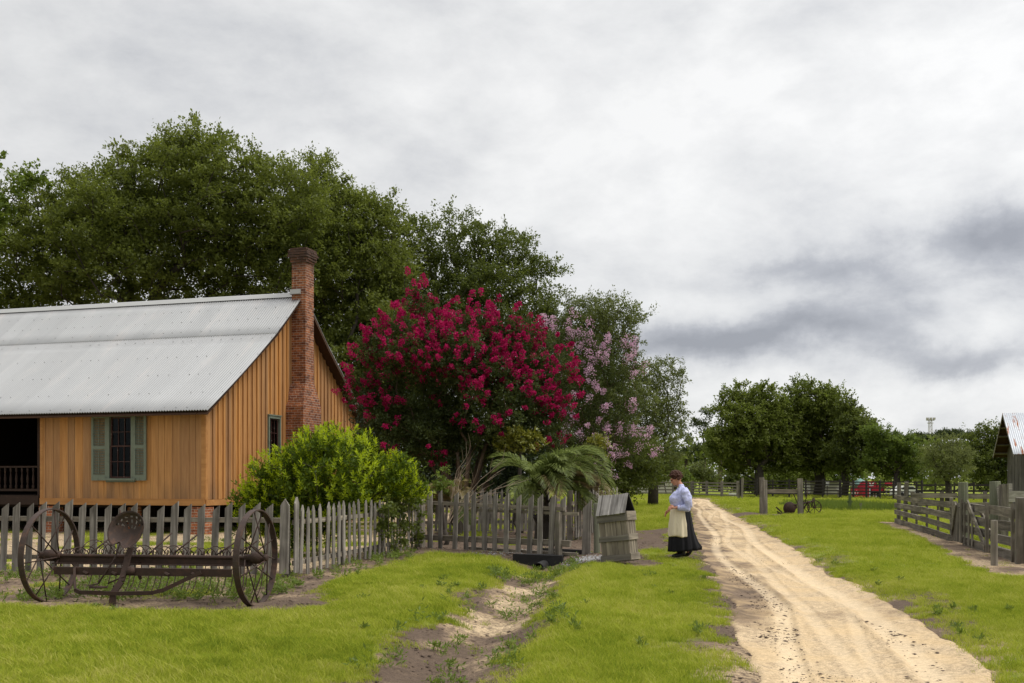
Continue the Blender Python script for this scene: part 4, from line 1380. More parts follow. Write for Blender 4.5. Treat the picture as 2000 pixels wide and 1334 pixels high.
for layer in (0, 1):
    for i in range(nr_ + 1):
        for k in range(na_):
            th = 2 * math.pi * k / na_; rr = seat_r(th) * i / nr_
            x_, y_ = rr * math.sin(th) * 1.05, rr * math.cos(th)
            zz_ = .11 * (i / nr_) ** 2.2 + (.02 * max(0, (i / nr_ - .85)) / .15)
            vs.append((x_, y_, zz_ - layer * .008))
fs = []
nl = (nr_ + 1) * na_
for i in range(nr_):
    for k in range(na_):
        th = 2 * math.pi * (k + .5) / na_; rr = seat_r(th) * (i + .5) / nr_
        x_, y_ = rr * math.sin(th) * 1.05, rr * math.cos(th)
        if any((x_ - hx) ** 2 + (y_ - hy) ** 2 < .0145 ** 2 for hx, hy in hp): continue
        a_, b_, c_, d_ = i * na_ + k, i * na_ + (k + 1) % na_, (i + 1) * na_ + (k + 1) % na_, (i + 1) * na_ + k
        fs.append((a_, b_, c_, d_)); fs.append((nl + d_, nl + c_, nl + b_, nl + a_))
for k in range(na_):
    a_, b_ = nr_ * na_ + k, nr_ * na_ + (k + 1) % na_
    fs.append((a_, b_, nl + b_, nl + a_))
m.add(vs, fs)
seat = m.build('seat', M['rustlight'], rk, True)
seat.location = (1.17, -.11, .88); seat.rotation_euler = (math.radians(68), 0, math.radians(-2))
m = MB()      # levers, foot pedal, braces
for p_ in ([(.93, .05, 1.16), (.945, .03, 1.05), (.99, -.02, .80), (.98, -.16, .56), (.88, -.36, .27)], [(.88, -.36, .27), (.80, -.42, .25), (1.0, -.42, .23)], [(1.20, -.32, .36), (.98, -.30, .27)],
           [(1.23, -.02, .5), (1.50, .30, .86)], [(1.66, .05, .62), (1.84, .32, .84)], [(2.22, .04, .60), (2.44, .30, .80)], [(2.5, .04, .60), (2.66, .28, .77)], [(.55, .04, .62), (.66, .3, .80)], [(1.28, -.24, .42), (1.34, -.16, .36)]):
    m.tube(p_, .011, 6)
m.box((.90, -.40, .23), (.18, .10, .02)); m.box((.91, .0, .2), (.03, .12, .03))
m.ball((1.25, -.26, .42), (.06, .05, .06), 10, 6); m.tube([(1.30, -.2, .44), (1.36, -.22, .32)], .02, 6)
m.build('lever', M['rust'], rk, True)
for k in range(25):
    a_ = .20 + k * (AX - .40) / 24 + rnd.uniform(-.015, .015)
    m = MB(); pts = []
    for j in range(13):
        th = -math.pi / 2 + j * 2 * math.pi / 9
        pts.append((a_ + .004 * j - .02, .045 + .035 * math.cos(th), .625 + .035 * math.sin(th)))
    R2 = .33 + rnd.uniform(-.02, .02) + (.07 if k in (2, 3, 5, 26) else 0)
    for j in range(13):
        th = math.radians(128 - 192 * j / 12)
        pts.append((a_ + .03 + rnd.uniform(-.003, .003), .26 + R2 * math.cos(th), .36 + R2 * math.sin(th)))
    m.tube(pts, .0065, 5)
    m.build('tine', M['rust'], rk, True)

# ------------------------------------------------------------------ wooden well box
wl = empty('wooden_box', (1.62, 17.8, H(1.75, 17.8) - .02), math.radians(-27), 'leaning grey plank well box with little pale gabled roof', 'well box')
wl.rotation_euler = (math.radians(-1.5), math.radians(-6.5), math.radians(-27))
BW, BD, BH = .53, .44, .86


def bparts(name, mat, boxes, bev=.004):
    m = MB()
    for c_, d_, M_ in boxes: m.box(c_, d_, M_, jit=.004)
    o = m.build(name, M[mat], wl)
    return o


# four walls of upright planks
bx = []; x_ = 0
for i, wd_ in enumerate((.105, .11, .105, .10, .11)):
    bx.append(((x_ + wd_ / 2, .012 + rnd.uniform(-.003, .003), BH / 2), (wd_ - .006, .024, BH), None)); x_ += wd_
bparts('front_wall', 'boxwood_v', bx)
bparts('back_wall', 'boxwood_v', [((.053 + .106 * i, BD - .012, BH / 2), (.100, .024, BH), None) for i in range(5)])
bparts('side_wall', 'boxwood_v', [((BW - .012, .078 + .112 * i + rnd.uniform(-.003, .003), BH / 2), (.024, .104, BH), None) for i in range(3)] + [((BW - .012, .408, BH / 2), (.024, .06, BH), None)])
bparts('side_wall', 'boxwood_v', [((.012, .078 + .112 * i, BH / 2), (.024, .104, BH), None) for i in range(3)])
for nm, mt, za, hh in (('band', 'boxwood_h', .02, .105), ('band', 'boxwood_h', .37, .095), ('band', 'boxwood_h', .72, .15)):
    bparts(nm, mt, [((BW / 2 - .005, -.013, za + hh / 2), (BW + .03, .024, hh), None), ((BW / 2, BD + .013, za + hh / 2), (BW + .02, .024, hh), None)])
    m = MB(); m.box((0, 0, 0), (BD + .03, .024, hh + .015), jit=.004); o = m.build('band', M['rail'], wl); o.location = (BW + .0135, BD / 2 + .005, za + hh / 2 + .01); o.rotation_euler = (0, 0, math.pi / 2)
m = MB(); zr_, ze = 1.21, .845
nb_ = 5; x_ = -.025
for i in range(nb_):
    wd_ = (.125, .10, .12, .115, .10)[i]
    top = zr_ + rnd.uniform(-.012, .018); a_ = Vector((x_ + wd_ / 2, -.055, ze + rnd.uniform(-.006, .006))); b_ = Vector((x_ + wd_ / 2, BD / 2 - .01, top))
    m.bar(a_, b_, wd_ - .004, .022, (0, -1, .6), jit=.004); x_ += wd_
rf = m.build('roof', M['boxroof'], wl)
m = MB(); x_ = -.025
for i in range(4):
    wd_ = .14
    a_ = Vector((x_ + wd_ / 2, BD + .055, ze)); b_ = Vector((x_ + wd_ / 2, BD / 2 + .012, zr_ - .01)); m.bar(a_, b_, wd_ - .004, .022, (0, 1, .6), jit=.003); x_ += wd_
m.build('back_slope', M['blackwood'], rf)

# ------------------------------------------------------------------ woman in period dress
pz = H(3.27, 19.4)
wo = empty('person', (3.28, 19.4, pz + .03), 0, 'woman in lavender blouse, cream apron and long black skirt walking beside the dirt road', 'person')


def fin(o, vox, it=6):
    r_ = o.modifiers.new('remesh', 'REMESH'); r_.mode = 'VOXEL'; r_.voxel_size = vox; r_.use_smooth_shade = True
    s_ = o.modifiers.new('smooth', 'SMOOTH'); s_.factor = .5; s_.iterations = it
    return o


def ell(cx_, cy_, z_, rx, ry_, n=28, f=None, tilt=0.0):
    o = []
    for k in range(n):
        th = 2 * math.pi * k / n; g = f(th) if f else 1.0
        o.append(Vector((cx_ + rx * g * math.cos(th), cy_ + ry_ * g * math.sin(th), z_ + tilt * rx * math.cos(th))))
    return o


M['skin'] = plain('skin', (.50, .24, .155), .55, 0, .10, 18, .05, .35)
M['hair'] = plain('brown_curly_hair', (.055, .020, .010), .7, 0, .5, 60, .9, .3)
t = NT('lavender_blouse_cotton')
nn = t.noise(t.coord('Object', (7, 7, 3.5)), 1.0, 4, .55, 1.2)
c = t.ramp(nn, [(.3, (.41, .44, .68)), (.7, (.56, .58, .82))])
M['blouse'] = t.done(c, .85, 0, t.bump(nn, .9, .035), .2)
t = NT('cream_apron_cotton')
nn = t.noise(t.coord('Object', (12, 12, 1.6)), 1.0, 4, .55, .6)
c = t.ramp(nn, [(.3, (.62, .54, .38)), (.7, (.76, .68, .50))])
M['apron'] = t.done(c, .9, 0, t.bump(nn, .8, .03), .15)
M['skirt'] = plain('black_skirt_cloth', (.010, .010, .012), .85, 0, .3, 5, .3, .2)
M['shoe'] = plain('black_leather_shoe', (.010, .010, .012), .45, 0, .2, 9, .1, .4)
m = MB()      # body: one continuous figure (head, neck, trunk, arms, hands, legs)
Rh = Matrix.Rotation(math.radians(-30), 3, 'Y')
hc = Vector((-.088, 0, 1.53))
m.ball(hc + Vector((.012, 0, .018)), (.098, .078, .105), 18, 12, Rh)
for off_, rr in (((-.045, 0, -.045), (.055, .058, .075)), ((-.075, 0, -.085), (.030, .032, .028)), ((-.094, 0, -.010), (.020, .014, .030)), ((-.107, 0, -.026), (.018, .015, .014)), ((-.088, 0, .030), (.022, .05, .014)), ((-.088, 0, -.055), (.017, .026, .010)), ((-.088, 0, -.068), (.015, .022, .009)), ((.01, -.078, -.01), (.02, .010, .033)), ((.01, .078, -.01), (.02, .010, .033)), ((-.07, -.042, -.02), (.022, .02, .02)), ((-.07, .042, -.02), (.022, .02, .02))):
    m.ball(hc + Rh @ Vector(off_), rr, 10, 8, Rh)
m.tube([(.05, 0, 1.28), (.01, 0, 1.38), (-.055, 0, 1.47)], [.075, .058, .056], 12)
m.loft([ell(.01, 0, .50, .13, .15), ell(.0, 0, .85, .165, .165), ell(.0, 0, 1.0, .155, .15), ell(-.01, 0, 1.15, .165, .165), ell(.02, 0, 1.27, .12, .17), ell(.03, 0, 1.335, .07, .09)])
for sy, hipx, knee, ank, toe in ((-1, .0, (-.05, -.09, .48), (-.02, -.09, .09), (-.15, -.10, .03)), (1, .02, (.06, .09, .47), (.20, .09, .14), (.14, .10, .03))):
    m.tube([(hipx, .08 * sy, .85), knee, ank], [.095, .06, .042], 10); m.tube([ank, ((ank[0] + toe[0]) / 2, ank[1], (ank[2] + toe[2]) / 2), toe], [.034, .03, .022], 8)


def arm(sh, elb, wr, hd, fdir, curl, thumb, side):
    m.tube([sh, elb], [.058, .045], 10); m.tube([elb, tuple((Vector(elb) + Vector(wr)) / 2), wr], [.045, .040, .028], 10)
    w_ = Vector(wr); f_ = (Vector(hd) - w_).normalized(); s_ = Vector((0, 0, 1)).cross(f_).normalized(); u_ = f_.cross(s_)
    ax = Vector(thumb)
    pal = w_ + f_ * .075
    m.tube([w_, w_ + f_ * .035, pal], [.028, .034, .036], 10, flat=.62)
    for i in range(4):
        q = (i - 1.5) * .020; L0 = (.040, .046, .044, .034)[i]
        p0 = pal - f_ * .02 + ax * -q
        d1 = (f_ + fdir * .25).normalized(); d2 = (f_ * (1 - curl) + fdir * curl).normalized(); d3 = (f_ * (.6 - curl) + fdir * (curl + .3)).normalized()
        p1 = p0 + d1 * (.02 + L0); p2 = p1 + d2 * L0 * .75; p3 = p2 + d3 * L0 * .55
        m.tube([p0, p1, p2, p3], [.0095, .0093, .0085, .0068], 8)
    tb_ = w_ + f_ * .03 + ax * .024
    m.tube([tb_ - ax * .01, tb_ + ax * .022 + f_ * .018, tb_ + ax * .028 + f_ * .052, tb_ + ax * .016 + f_ * .075], [.014, .0125, .0105, .008], 8)


arm((.06, -.19, 1.27), (.12, -.25, 1.0), (-.13, -.20, .965), (-.24, -.17, .975), Vector((0, .25, -1)).normalized(), .65, (0, .45, .89), -1)
arm((.04, .19, 1.27), (.0, .26, 1.02), (-.20, .14, .905), (-.29, .10, .83), Vector((.3, -.5, -.8)).normalized(), .45, (-.25, -.75, .5), 1)
body = fin(m.build('body', M['skin'], wo), .0065, 3)
m = MB()
for sy in (-1, 1):
    m.ball(hc + Rh @ Vector((-.093, .030 * sy, .006)), .010, 10, 8)
m.build('eye', M['shoe'], body, True)
m = MB()
hr = random.Random(5)
m.ball(hc + Rh @ Vector((.034, 0, .040)), (.108, .098, .106), 16, 10)
for k in range(170):
    th = hr.uniform(0, 6.283); ph = math.acos(hr.uniform(-.55, 1))
    v = Vector((math.sin(ph) * math.cos(th), math.sin(ph) * math.sin(th), math.cos(ph)))
    if v.x < -.45 and v.z < .52: continue
    if v.z < -.2 and v.x < -.12: continue
    p_ = hc + Rh @ (Vector((.022, 0, .028)) + Vector((v.x * .120, v.y * .106, v.z * .120)))
    m.ball(p_, hr.uniform(.013, .024), 7, 5)
fin(m.build('hair', M['hair'], body), .006, 2)
m = MB()      # blouse
m.loft([ell(.005, 0, .955, .165, .165), ell(.0, 0, 1.0, .182, .172), ell(-.015, 0, 1.08, .195, .180), ell(-.015, 0, 1.16, .190, .188), ell(.01, 0, 1.24, .160, .20), ell(.03, 0, 1.30, .115, .175), ell(.03, 0, 1.345, .082, .11), ell(.012, 0, 1.385, .068, .070), ell(-.005, 0, 1.42, .064, .064)])
m.tube([(.05, -.14, 1.30), (.07, -.20, 1.24), (.10, -.245, 1.12), (.12, -.25, 1.0), (.105, -.25, .965), (.0, -.225, .965), (-.05, -.215, .965)], [.082, .088, .080, .078, .073, .061, .053], 14)
m.tube([(.05, .14, 1.30), (.06, .20, 1.24), (.04, .25, 1.12), (.0, .26, 1.02), (-.01, .255, .99), (-.10, .20, .95), (-.13, .18, .94)], [.08, .085, .075, .072, .068, .056, .05], 14)
bl = fin(m.build('blouse', M['blouse'], wo), .009, 4)
tx = bpy.data.textures.new('cloth_folds', 'CLOUDS'); tx.noise_scale = .11; tx.noise_depth = 2
dm = bl.modifiers.new('folds', 'DISPLACE'); dm.texture = tx; dm.strength = .045; dm.mid_level = .45; dm.texture_coords = 'LOCAL'
m = MB(); m.tube([(-.04, -.218, .965), (-.085, -.208, .966)], [.058, .056], 14); m.tube([(-.12, .185, .945), (-.155, .165, .925)], [.055, .052], 14); m.build('cuff', M['blouse'], bl, True)
m = MB()


def pleat(k_, amp, ph):
    return lambda th: 1 + amp * math.cos(k_ * th + ph) + amp * .6 * math.cos((k_ * 2 - 3) * th + 1.3 * ph)


m.loft([ell(.0, 0, .985, .168, .165, 90), ell(.005, 0, .93, .182, .178, 90, pleat(11, .012, .5)), ell(.015, 0, .75, .205, .21, 90, pleat(11, .022, .6)), ell(.025, 0, .50, .235, .245, 90, pleat(11, .035, .8)),
        ell(.04, .0, .30, .262, .265, 90, lambda th: pleat(11, .05, .9)(th) * (1 + .10 * max(0, math.cos(th)) ** 6)), ell(.045, .0, .17, .275, .28, 90, lambda th: pleat(11, .065, 1.0)(th) * (1 + .26 * max(0, math.cos(th + .15)) ** 8), .12), ell(.045, .0, .125, .275, .282, 90, lambda th: pleat(11, .075, 1.0)(th) * (1 + .22 * max(0, math.cos(th + .15)) ** 8), .06),
        ell(.045, 0, .13, .26, .265, 90, pleat(11, .075, 1.0), .06), ell(.03, 0, .4, .20, .20, 90)], False)
m.build('skirt', M['skirt'], wo, True)
m = MB(); nA_ = 46; rows = []
for z_, cx_, rx, ry_, amp in ((.985, .0, .178, .175, .004), (.93, .002, .194, .19, .014), (.75, .012, .218, .223, .022), (.55, .02, .24, .25, .03), (.40, .026, .258, .268, .036)):
    row = []
    for k in range(nA_ + 1):
        th = math.radians(92 + (190 + 8 * (.985 - z_)) * k / nA_)
        g = pleat(11, amp, .6)(th)
        row.append(Vector((cx_ + rx * g * math.cos(th), ry_ * g * math.sin(th), z_ + (.012 * math.sin(5 * th) if z_ < .45 else 0))))
    rows.append(row)
vs = [v for r_ in rows for v in r_]; nn_ = nA_ + 1
m.add(vs, [(i * nn_ + k, i * nn_ + k + 1, (i + 1) * nn_ + k + 1, (i + 1) * nn_ + k) for i in range(4) for k in range(nA_)])
ap = m.build('apron', M['apron'], wo, True)
da = None
so_ = ap.modifiers.new('cloth', 'SOLIDIFY'); so_.thickness = .006; so_.offset = 1
sb_ = ap.modifiers.new('sub', 'SUBSURF'); sb_.levels = 1; sb_.render_levels = 1
tx2 = bpy.data.textures.new('apron_folds', 'CLOUDS'); tx2.noise_scale = .16; tx2.noise_depth = 2
dm = ap.modifiers.new('folds', 'DISPLACE'); dm.texture = tx2; dm.strength = .035; dm.mid_level = .4; dm.texture_coords = 'LOCAL'
m = MB(); m.loft([ell(.0, 0, .965, .185, .18), ell(.0, 0, .995, .183, .178)], False); m.build('waistband', M['shoe'], wo, True)
for pts in ([(.075, -.10, .05), (.03, -.10, .055), (-.06, -.10, .045), (-.15, -.105, .03), (-.185, -.105, .025)], [(.225, .10, .14), (.20, .10, .09), (.16, .10, .045), (.12, .105, .025), (.09, .105, .022)]):
    m = MB(); m.tube(pts, [.038, .042, .042, .034, .018], 12); m.tube([Vector(pts[1]) + Vector((.01, 0, .0)), Vector(pts[1]) + Vector((.0, 0, .16))], [.046, .056], 12)
    fin(m.build('shoe', M['shoe'], wo), .006, 3)
m = MB(); m.tube([(-.02, -.09, .08), (-.05, -.09, .45)], [.055, .075], 12); m.tube([(.20, .09, .12), (.07, .09, .45)], [.055, .075], 12); m.build('stocking', M['skirt'], wo, True)

# ------------------------------------------------------------------ hitching rail and plough
h_ = empty('hitching_rail', (X(1498, 43), 43, H(X(1498, 43), 43)), 0, 'grey hitching rail between stout posts in front of the old plough', 'hitching rail')
ox = X(1498, 43)
post(h_, (X(1488, 43.6) - ox, .6, 0), .17, .17, 1.60, 'post'); post(h_, (X(1494.5, 43) - ox, 0, 0), .16, .16, 1.48, 'post'); post(h_, (X(1563.5, 42.4) - ox, -.6, 0), .19, .17, 1.55, 'post', (0, -.015))
rail(h_, (X(1497, 43) - ox, .02, 1.0), (X(1562, 42.5) - ox, -.48, 1.0), .06, .17)
pyaw = 0.0
pg = empty('plough', (X(1558, 42.9), 42.9, H(X(1558, 42.9), 42.9)), .06, 'small rusty sulky plough with spoked wheel on bare patch', 'plough')


def side_wheel(parent, cx_, y_, R, nsp, sr):
    m = MB(); n_ = 32
    rings = [[(cx_ + r_ * math.cos(2 * math.pi * k / n_), y_ + q_, R + r_ * math.sin(2 * math.pi * k / n_)) for r_, q_ in ((R, -.03), (R, .03), (R - .03, .03), (R - .03, -.03))] for k in range(n_)]
    rings.append(rings[0]); m.loft(rings, False)
    w_ = m.build('wheel', M['rust'], parent)
    m = MB()
    for k in range(nsp):
        th = 2 * math.pi * k / nsp; m.tube([(cx_, y_, R), (cx_ + (R - .01) * math.cos(th), y_, R + (R - .01) * math.sin(th))], sr, 5)
    m.tube([(cx_, y_ - .07, R), (cx_, y_ + .07, R)], .05, 8); m.build('hub', M['rust'], w_)
    return w_


side_wheel(pg, .68, -.15, .31, 8, .014); side_wheel(pg, .42, .45, .27, 8, .014)
m = MB()
for p_, r_ in (([(-.55, 0, .40), (-.2, 0, .42), (.1, 0, .42), (.5, 0, .55), (.72, 0, .55)], .035), ([(.72, -.15, .31), (.72, 0, .55), (.72, 0, .72)], .03), ([(.62, 0, .3), (.66, 0, .70)], .028), ([(.42, .45, .27), (.45, 0, .52)], .025), ([(-.3, .1, .3), (.4, .1, .35)], .025)):
    m.tube(p_, r_, 7)
m.build('plough_beam', M['rust'], pg, True)
m = MB()
for p_ in ([(.02, 0, .42), (-.18, 0, .88), (-.28, 0, .98), (-.45, 0, 1.0)], [(.33, 0, .5), (.40, 0, .82), (.44, 0, 1.08)], [(.2, 0, .5), (.3, 0, .62), (.42, 0, .6), (.46, 0, .48)]): m.tube(p_, .02, 6)
m.build('lever', M['rust'], pg, True)
m = MB(); m.loft([[(-.36 + r_ * math.cos(2 * math.pi * k / 20), y_, .27 + r_ * math.sin(2 * math.pi * k / 20)) for k in range(20)] for r_, y_ in ((.05, -.07), (.27, -.02), (.28, 0), (.05, .03))]); m.ball((-.3, .05, .32), (.3, .1, .16)); m.build('disc', M['rust'], pg, True)
m = MB(); m.bar((-.95, 0, .32), (-.70, 0, .10), .06, .05); m.bar((-.88, 0, .05), (-.4, 0, .08), .12, .04); m.bar((-.9, .0, .14), (-.75, 0, .03), .10, .04); m.build('share', M['rust'], pg)


# ------------------------------------------------------------------ corral fence
def cf(px):
    q = (px - 1000) / F
    return (q * CORA[1] - CORA[0]) / ((CORB[0] - CORA[0]) - q * (CORB[1] - CORA[1]))


cy_ = math.atan2(CORB[1] - CORA[1], CORB[0] - CORA[0]); CL = math.hypot(CORB[0] - CORA[0], CORB[1] - CORA[1])


def corral(px0, px1, label, name='corral_fence'):
    f0, f1 = cf(px0), cf(px1)
    p_ = (CORA[0] + (CORB[0] - CORA[0]) * f0, CORA[1] + (CORB[1] - CORA[1]) * f0)
    return empty(name, (p_[0], p_[1], H(*p_)), cy_, label, 'fence'), (f1 - f0) * CL, lambda px: (cf(px) - f0) * CL


BZ = ((.91, .15), (.64, .16), (.385, .15), (.09, .19))
# local +y of these roots points to the right (into the corral) -> away side; boards are on the near face
c1, L1, at1 = corral(1748, 1858, 'far stretch of grey plank corral fence with four rails')
for zc, hh in BZ:
    a_ = 0.0
    for b_ in (L1 * .55, L1):
        rail(c1, (a_ - .04, -.03 * 0, zc + rnd.uniform(-.02, .02)), (b_, 0, zc + rnd.uniform(-.025, .025) - .01), .035, hh, 'oldboard', 'board', .006); a_ = b_ + .02
for px in (1767, 1786, 1806, 1828): post(c1, (at1(px), .06, 0), .16, .04, .92, 'oldstile', name='upright')
post(c1, (.0, .12, 0), .14, .12, 1.42, 'post', (0, .07)); post(c1, (-.02, .32, 0), .12, .12, 1.45, 'post', (-.03, .10))
post(c1, (L1 - .05, .28, 0), .24, .24, 1.47, 'greenpost', round_=True); post(c1, (L1 - .3, .05, 0), .10, .06, 1.08, 'oldstile', name='upright'); post(c1, (at1(1839), .5, 0), .13, .13, 1.4, 'oldstile')
c2, L2, at2 = corral(1861, 1878, 'narrow plank corral gate with close-set upright slats', 'corral_gate')
for zc in (.9, .5, .15): rail(c2, (0, .03, zc), (L2, .03, zc - .0), .035, .13, 'oldboard', 'board')
for i in range(6): post(c2, (L2 * (i + .3) / 6, -.01, -.02), .13, .03, 1.02 - .03 * i + rnd.uniform(-.02, .02), 'oldstile', (0, rnd.uniform(-.03, .03)), name='upright', sink=-.06)
m = MB(); m.bar((L2 * .1, -.05, .2), (L2 * .6, -.05, .95), .03, .11); m.build('brace', M['oldboard'], c2)
c3, L3, at3 = corral(1879, 1931, 'grey plank corral gate with a long diagonal brace', 'corral_gate')
for zc, hh in BZ: rail(c3, (0, .02, zc + rnd.uniform(-.02, .02)), (L3, .02, zc + rnd.uniform(-.02, .02)), .035, hh + .02, 'oldboard', 'board', .006)
for px, hh in ((1880, 1.08), (1886, 1.02), (1894, 1.0), (1901, .95)): post(c3, (at3(px), -.02, 0), .11, .035, hh, 'oldstile', name='upright', sink=-.05)
m = MB(); m.bar((at3(1895), -.06, 1.02), (at3(1930), -.06, .12), .035, .13); m.bar((at3(1903), .10, .92), (at3(1924), .10, .4), .035, .12); m.build('brace', M['oldboard'], c3)
post(c3, (L3 - .02, -.03, 0), .13, .06, 1.06, 'oldstile', name='upright', sink=-.03)
c4, L4, at4 = corral(1933, 1988, 'near stretch of grey plank corral fence beside short post stub')
for zc, hh in ((.90, .19), (.62, .19), (.34, .17), (.10, .20)): rail(c4, (0, .02, zc + rnd.uniform(-.02, .02)), (L4, .02, zc + rnd.uniform(-.02, .02)), .04, hh, 'oldboard', 'board', .007)
post(c4, (L4 - .25, -.03, 0), .10, .05, 1.08, 'oldstile', (0, -.03), name='upright'); post(c4, (L4 + .1, .02, 0), .16, .16, 1.20, 'post', (0, .04)); post(c4, (L4 + .42, .12, 0), .15, .13, 1.22, 'post', (0, .02))
def lone(name, px, Y, sx, hh, mat, label, rd=True, lean=(0, 0), cat='post'):
    x_ = X(px, Y); o = post(None, (x_, Y, H(x_, Y)), sx, sx, hh, mat, lean, rd, name); tag(o, label, cat); return o


lone('post_stub', 1942, 17.75, .115, .80, 'post', 'short grey post stub standing alone in front of the corral planks', True)
lone('round_post', 1943.5, 25.2, .27, 1.49, 'greenpost', 'thickest mossy round post behind the diagonal gate brace')
lone('square_post', 1960, 24.6, .17, 1.42, 'oldstile', 'brown square post just right of the thickest round post', False)
m = MB(); m.bar((0, 0, .1), (-.12, 0, 1.36), .03, .10); o = m.build('leaning_plank', M['chute']); o.location = (X(1960, 25.0), 25.0, 0); tag(o, 'pale loose plank leaning between two corral posts', 'plank')
rp, L_, yw = fence_root('corral_fence', (X(1782, 39), 39), (X(1960, 37.5), 37.5), 'low grey back fence of the corral behind the posts')
for zc, hh in ((.90, .19), (.58, .17), (.25, .17)):
    for a_, b_ in ((0, L_ * .5), (L_ * .5 + .02, L_)): rail(rp, (a_, 0, zc + rnd.uniform(-.02, .02)), (b_, 0, zc + rnd.uniform(-.02, .02)), .04, hh, 'oldboard', 'board')
for f_ in (.0, .33, .55, .8, 1): post(rp, (L_ * f_, .12, 0), .14, .12, 1.05, 'oldstile')
m = MB(); m.bar((0, 0, 0), (3.2, -.5, .0), .04, .34, jit=.006); m.bar((0, .06, -.5), (3.2, -.44, -.5), .04, .2, jit=.006); m.bar((.0, .04, -1.0), (3.2, -.46, -1.0), .04, .25, jit=.006); m.box((.1, .10, -.35), (.12, .1, 1.5)); m.box((2.4, -.2, -.35), (.12, .1, 1.5))
o = m.build('chute_board', M['chute']); o.location = (X(1969, 31), 31, 1.0); tag(o, 'pale wide boards of a loading chute below the barn wall', 'chute')

# ------------------------------------------------------------------ barn at the right edge
bn = empty('barn', (23.25, 45.0, 0), -TH, 'small grey plank barn with rust-streaked corrugated roof and deep gable overhang', 'barn')
BD_ = 4.2; bp = [(-.35, 2.66), (2.1, 4.66), (4.55, 2.66)]
M['barnwood'] = wood('grey_barn_plank', (.05, .044, .038), (.24, .215, .185), 'z', .55, None, .95, .8, .25)
m = MB(); tt = 0.0
while tt < BD_ - .02:
    wd_ = rnd.uniform(.10, .17); e_ = min(tt + wd_, BD_)
    za, zb_ = np.interp([tt, e_], [p[0] for p in bp], [p[1] for p in bp]); x_ = rnd.uniform(-.008, .008)
    m.extrude([(x_, tt + .006, 0), (x_, e_ - .006, 0), (x_, e_ - .006, zb_ - .08), (x_, tt + .006, za - .08)], (.025, 0, 0)); tt = e_
ss = 0.03
while ss < 6:
    wd_ = rnd.uniform(.10, .17); m.box((ss + wd_ / 2, rnd.uniform(-.008, .008), 1.42), (wd_ - .012, .025, 2.84)); ss += wd_
m.build('wall', M['barnwood'], bn)
m = MB(); m.box((3.0, BD_ / 2, 1.4), (5.8, BD_ - .12, 2.7)); m.build('inner_wall', M['inside'], bn)
V, Fq = [], []; o_ = 0
for shp in (sub(bp[0], bp[1], 4), sub(bp[1], bp[2], 4)):
    v_, f_ = roof_sheet(-.6, 6.4, shp, .0863, .010); V.append(v_); Fq.append(f_ + o_); o_ += len(v_)
t = NT('rusting_corrugated_roof')
n1 = t.noise(t.coord('Object', (3.6, .6, .6)), 1.0, 5, .6); n2 = t.noise(t.coord('Object', (9, 1.0, 1.0)), 1.0, 4, .7)
c = t.mix(n1, (.40, .43, .47), (.56, .58, .61)); c = t.mix(t.ramp(t.math('ADD', t.math('MULTIPLY', n1, .55), t.math('MULTIPLY', n2, .45)), [(.535, 0.0), (.575, 1.0)]), c, (.26, .085, .03))
M['rusttin'] = t.done(c, .5, .25, None, .4)
br = link('roof', np_mesh('roof', np.vstack(V), np.vstack(Fq)), M['rusttin'], bn, True)
m = MB()
for (ta, za), (tb, zb_) in ((bp[0], bp[1]), (bp[1], bp[2])):
    m.extrude([(-.60, ta, za - .02), (-.60, tb, zb_ - .02), (-.60, tb, zb_ - .13), (-.60, ta, za - .13)], (.03, 0, 0))
    for k in range(5):
        f_ = (k + .4) / 5; m.box((.7, ta + (tb - ta) * f_, za + (zb_ - za) * f_ - .11), (2.5, .08, .06), Matrix.Rotation(math.atan2(zb_ - za, tb - ta), 3, 'X'))
m.build('rafter', M['oldboard'], br)
m = MB()
for (ta, za), (tb, zb_) in ((bp[0], bp[1]), (bp[1], bp[2])):
    m.extrude([(-.56, ta, za - .025), (-.56, tb, zb_ - .025), (-.56, tb, zb_ - .05), (-.56, ta, za - .05)], (6.8, 0, 0))
m.build('shade_board', M['soffit'], br)  # dark boards added under the tin so the overhang's underside looks shaded

# ------------------------------------------------------------------ far fences
def rails(name, a, b, np_, zs, hh, ph, mat, label, pw=.12):
    r_, L_, yw = fence_root(name, a, b, label)
    for k in range(np_):
        d_ = L_ * k / (np_ - 1); m = MB(); m.box((d_, .05, ph / 2 - .1), (pw, pw, ph + .2 + rnd.uniform(-.03, .05))); m.build('post', M[mat], r_)
    for z_ in zs: m = MB(); m.bar((0, 0, z_), (L_, 0, z_ + rnd.uniform(-.03, .03)), .05, hh); m.build('rail', M[mat], r_)
    return r_


rails('rail_fence', (X(1175, 90), 90), (X(1350, 88), 88), 6, (.28, .58, .88, 1.2), .11, 1.32, 'farfence2', 'pale grey four-rail fence far behind the woman', .16)
rails('rail_fence', (X(1352, 87.8), 87.8), (X(1440, 80), 80), 4, (.2, .45, .7, .95, 1.2), .10, 1.35, 'farfence2', 'grey brown rail fence where the dirt road ends', .17)
rails('rail_fence', (X(1446, 80), 80), (X(1640, 77), 77), 7, (.1, .35, .6, .85, 1.1, 1.35), .09, 1.5, 'farfence', 'long near-black board fence under the right hand trees')
rails('rail_fence', (X(1641, 77), 77), (X(1800, 72), 72), 7, (.1, .35, .6, .85, 1.1, 1.3), .09, 1.45, 'farfence', 'near-black board fence in front of the red toy barn')
rails('rail_fence', (X(1790, 70), 70), (X(2060, 66), 66), 8, (.3, .7, 1.1), .14, 1.3, 'farfence', 'dark board fence beyond the corral posts')
g_ = empty('gate_post', (X(1447, 75), 75, 0), 0, 'pair of leaning grey gate posts at the end of the dark fence', 'gate post')
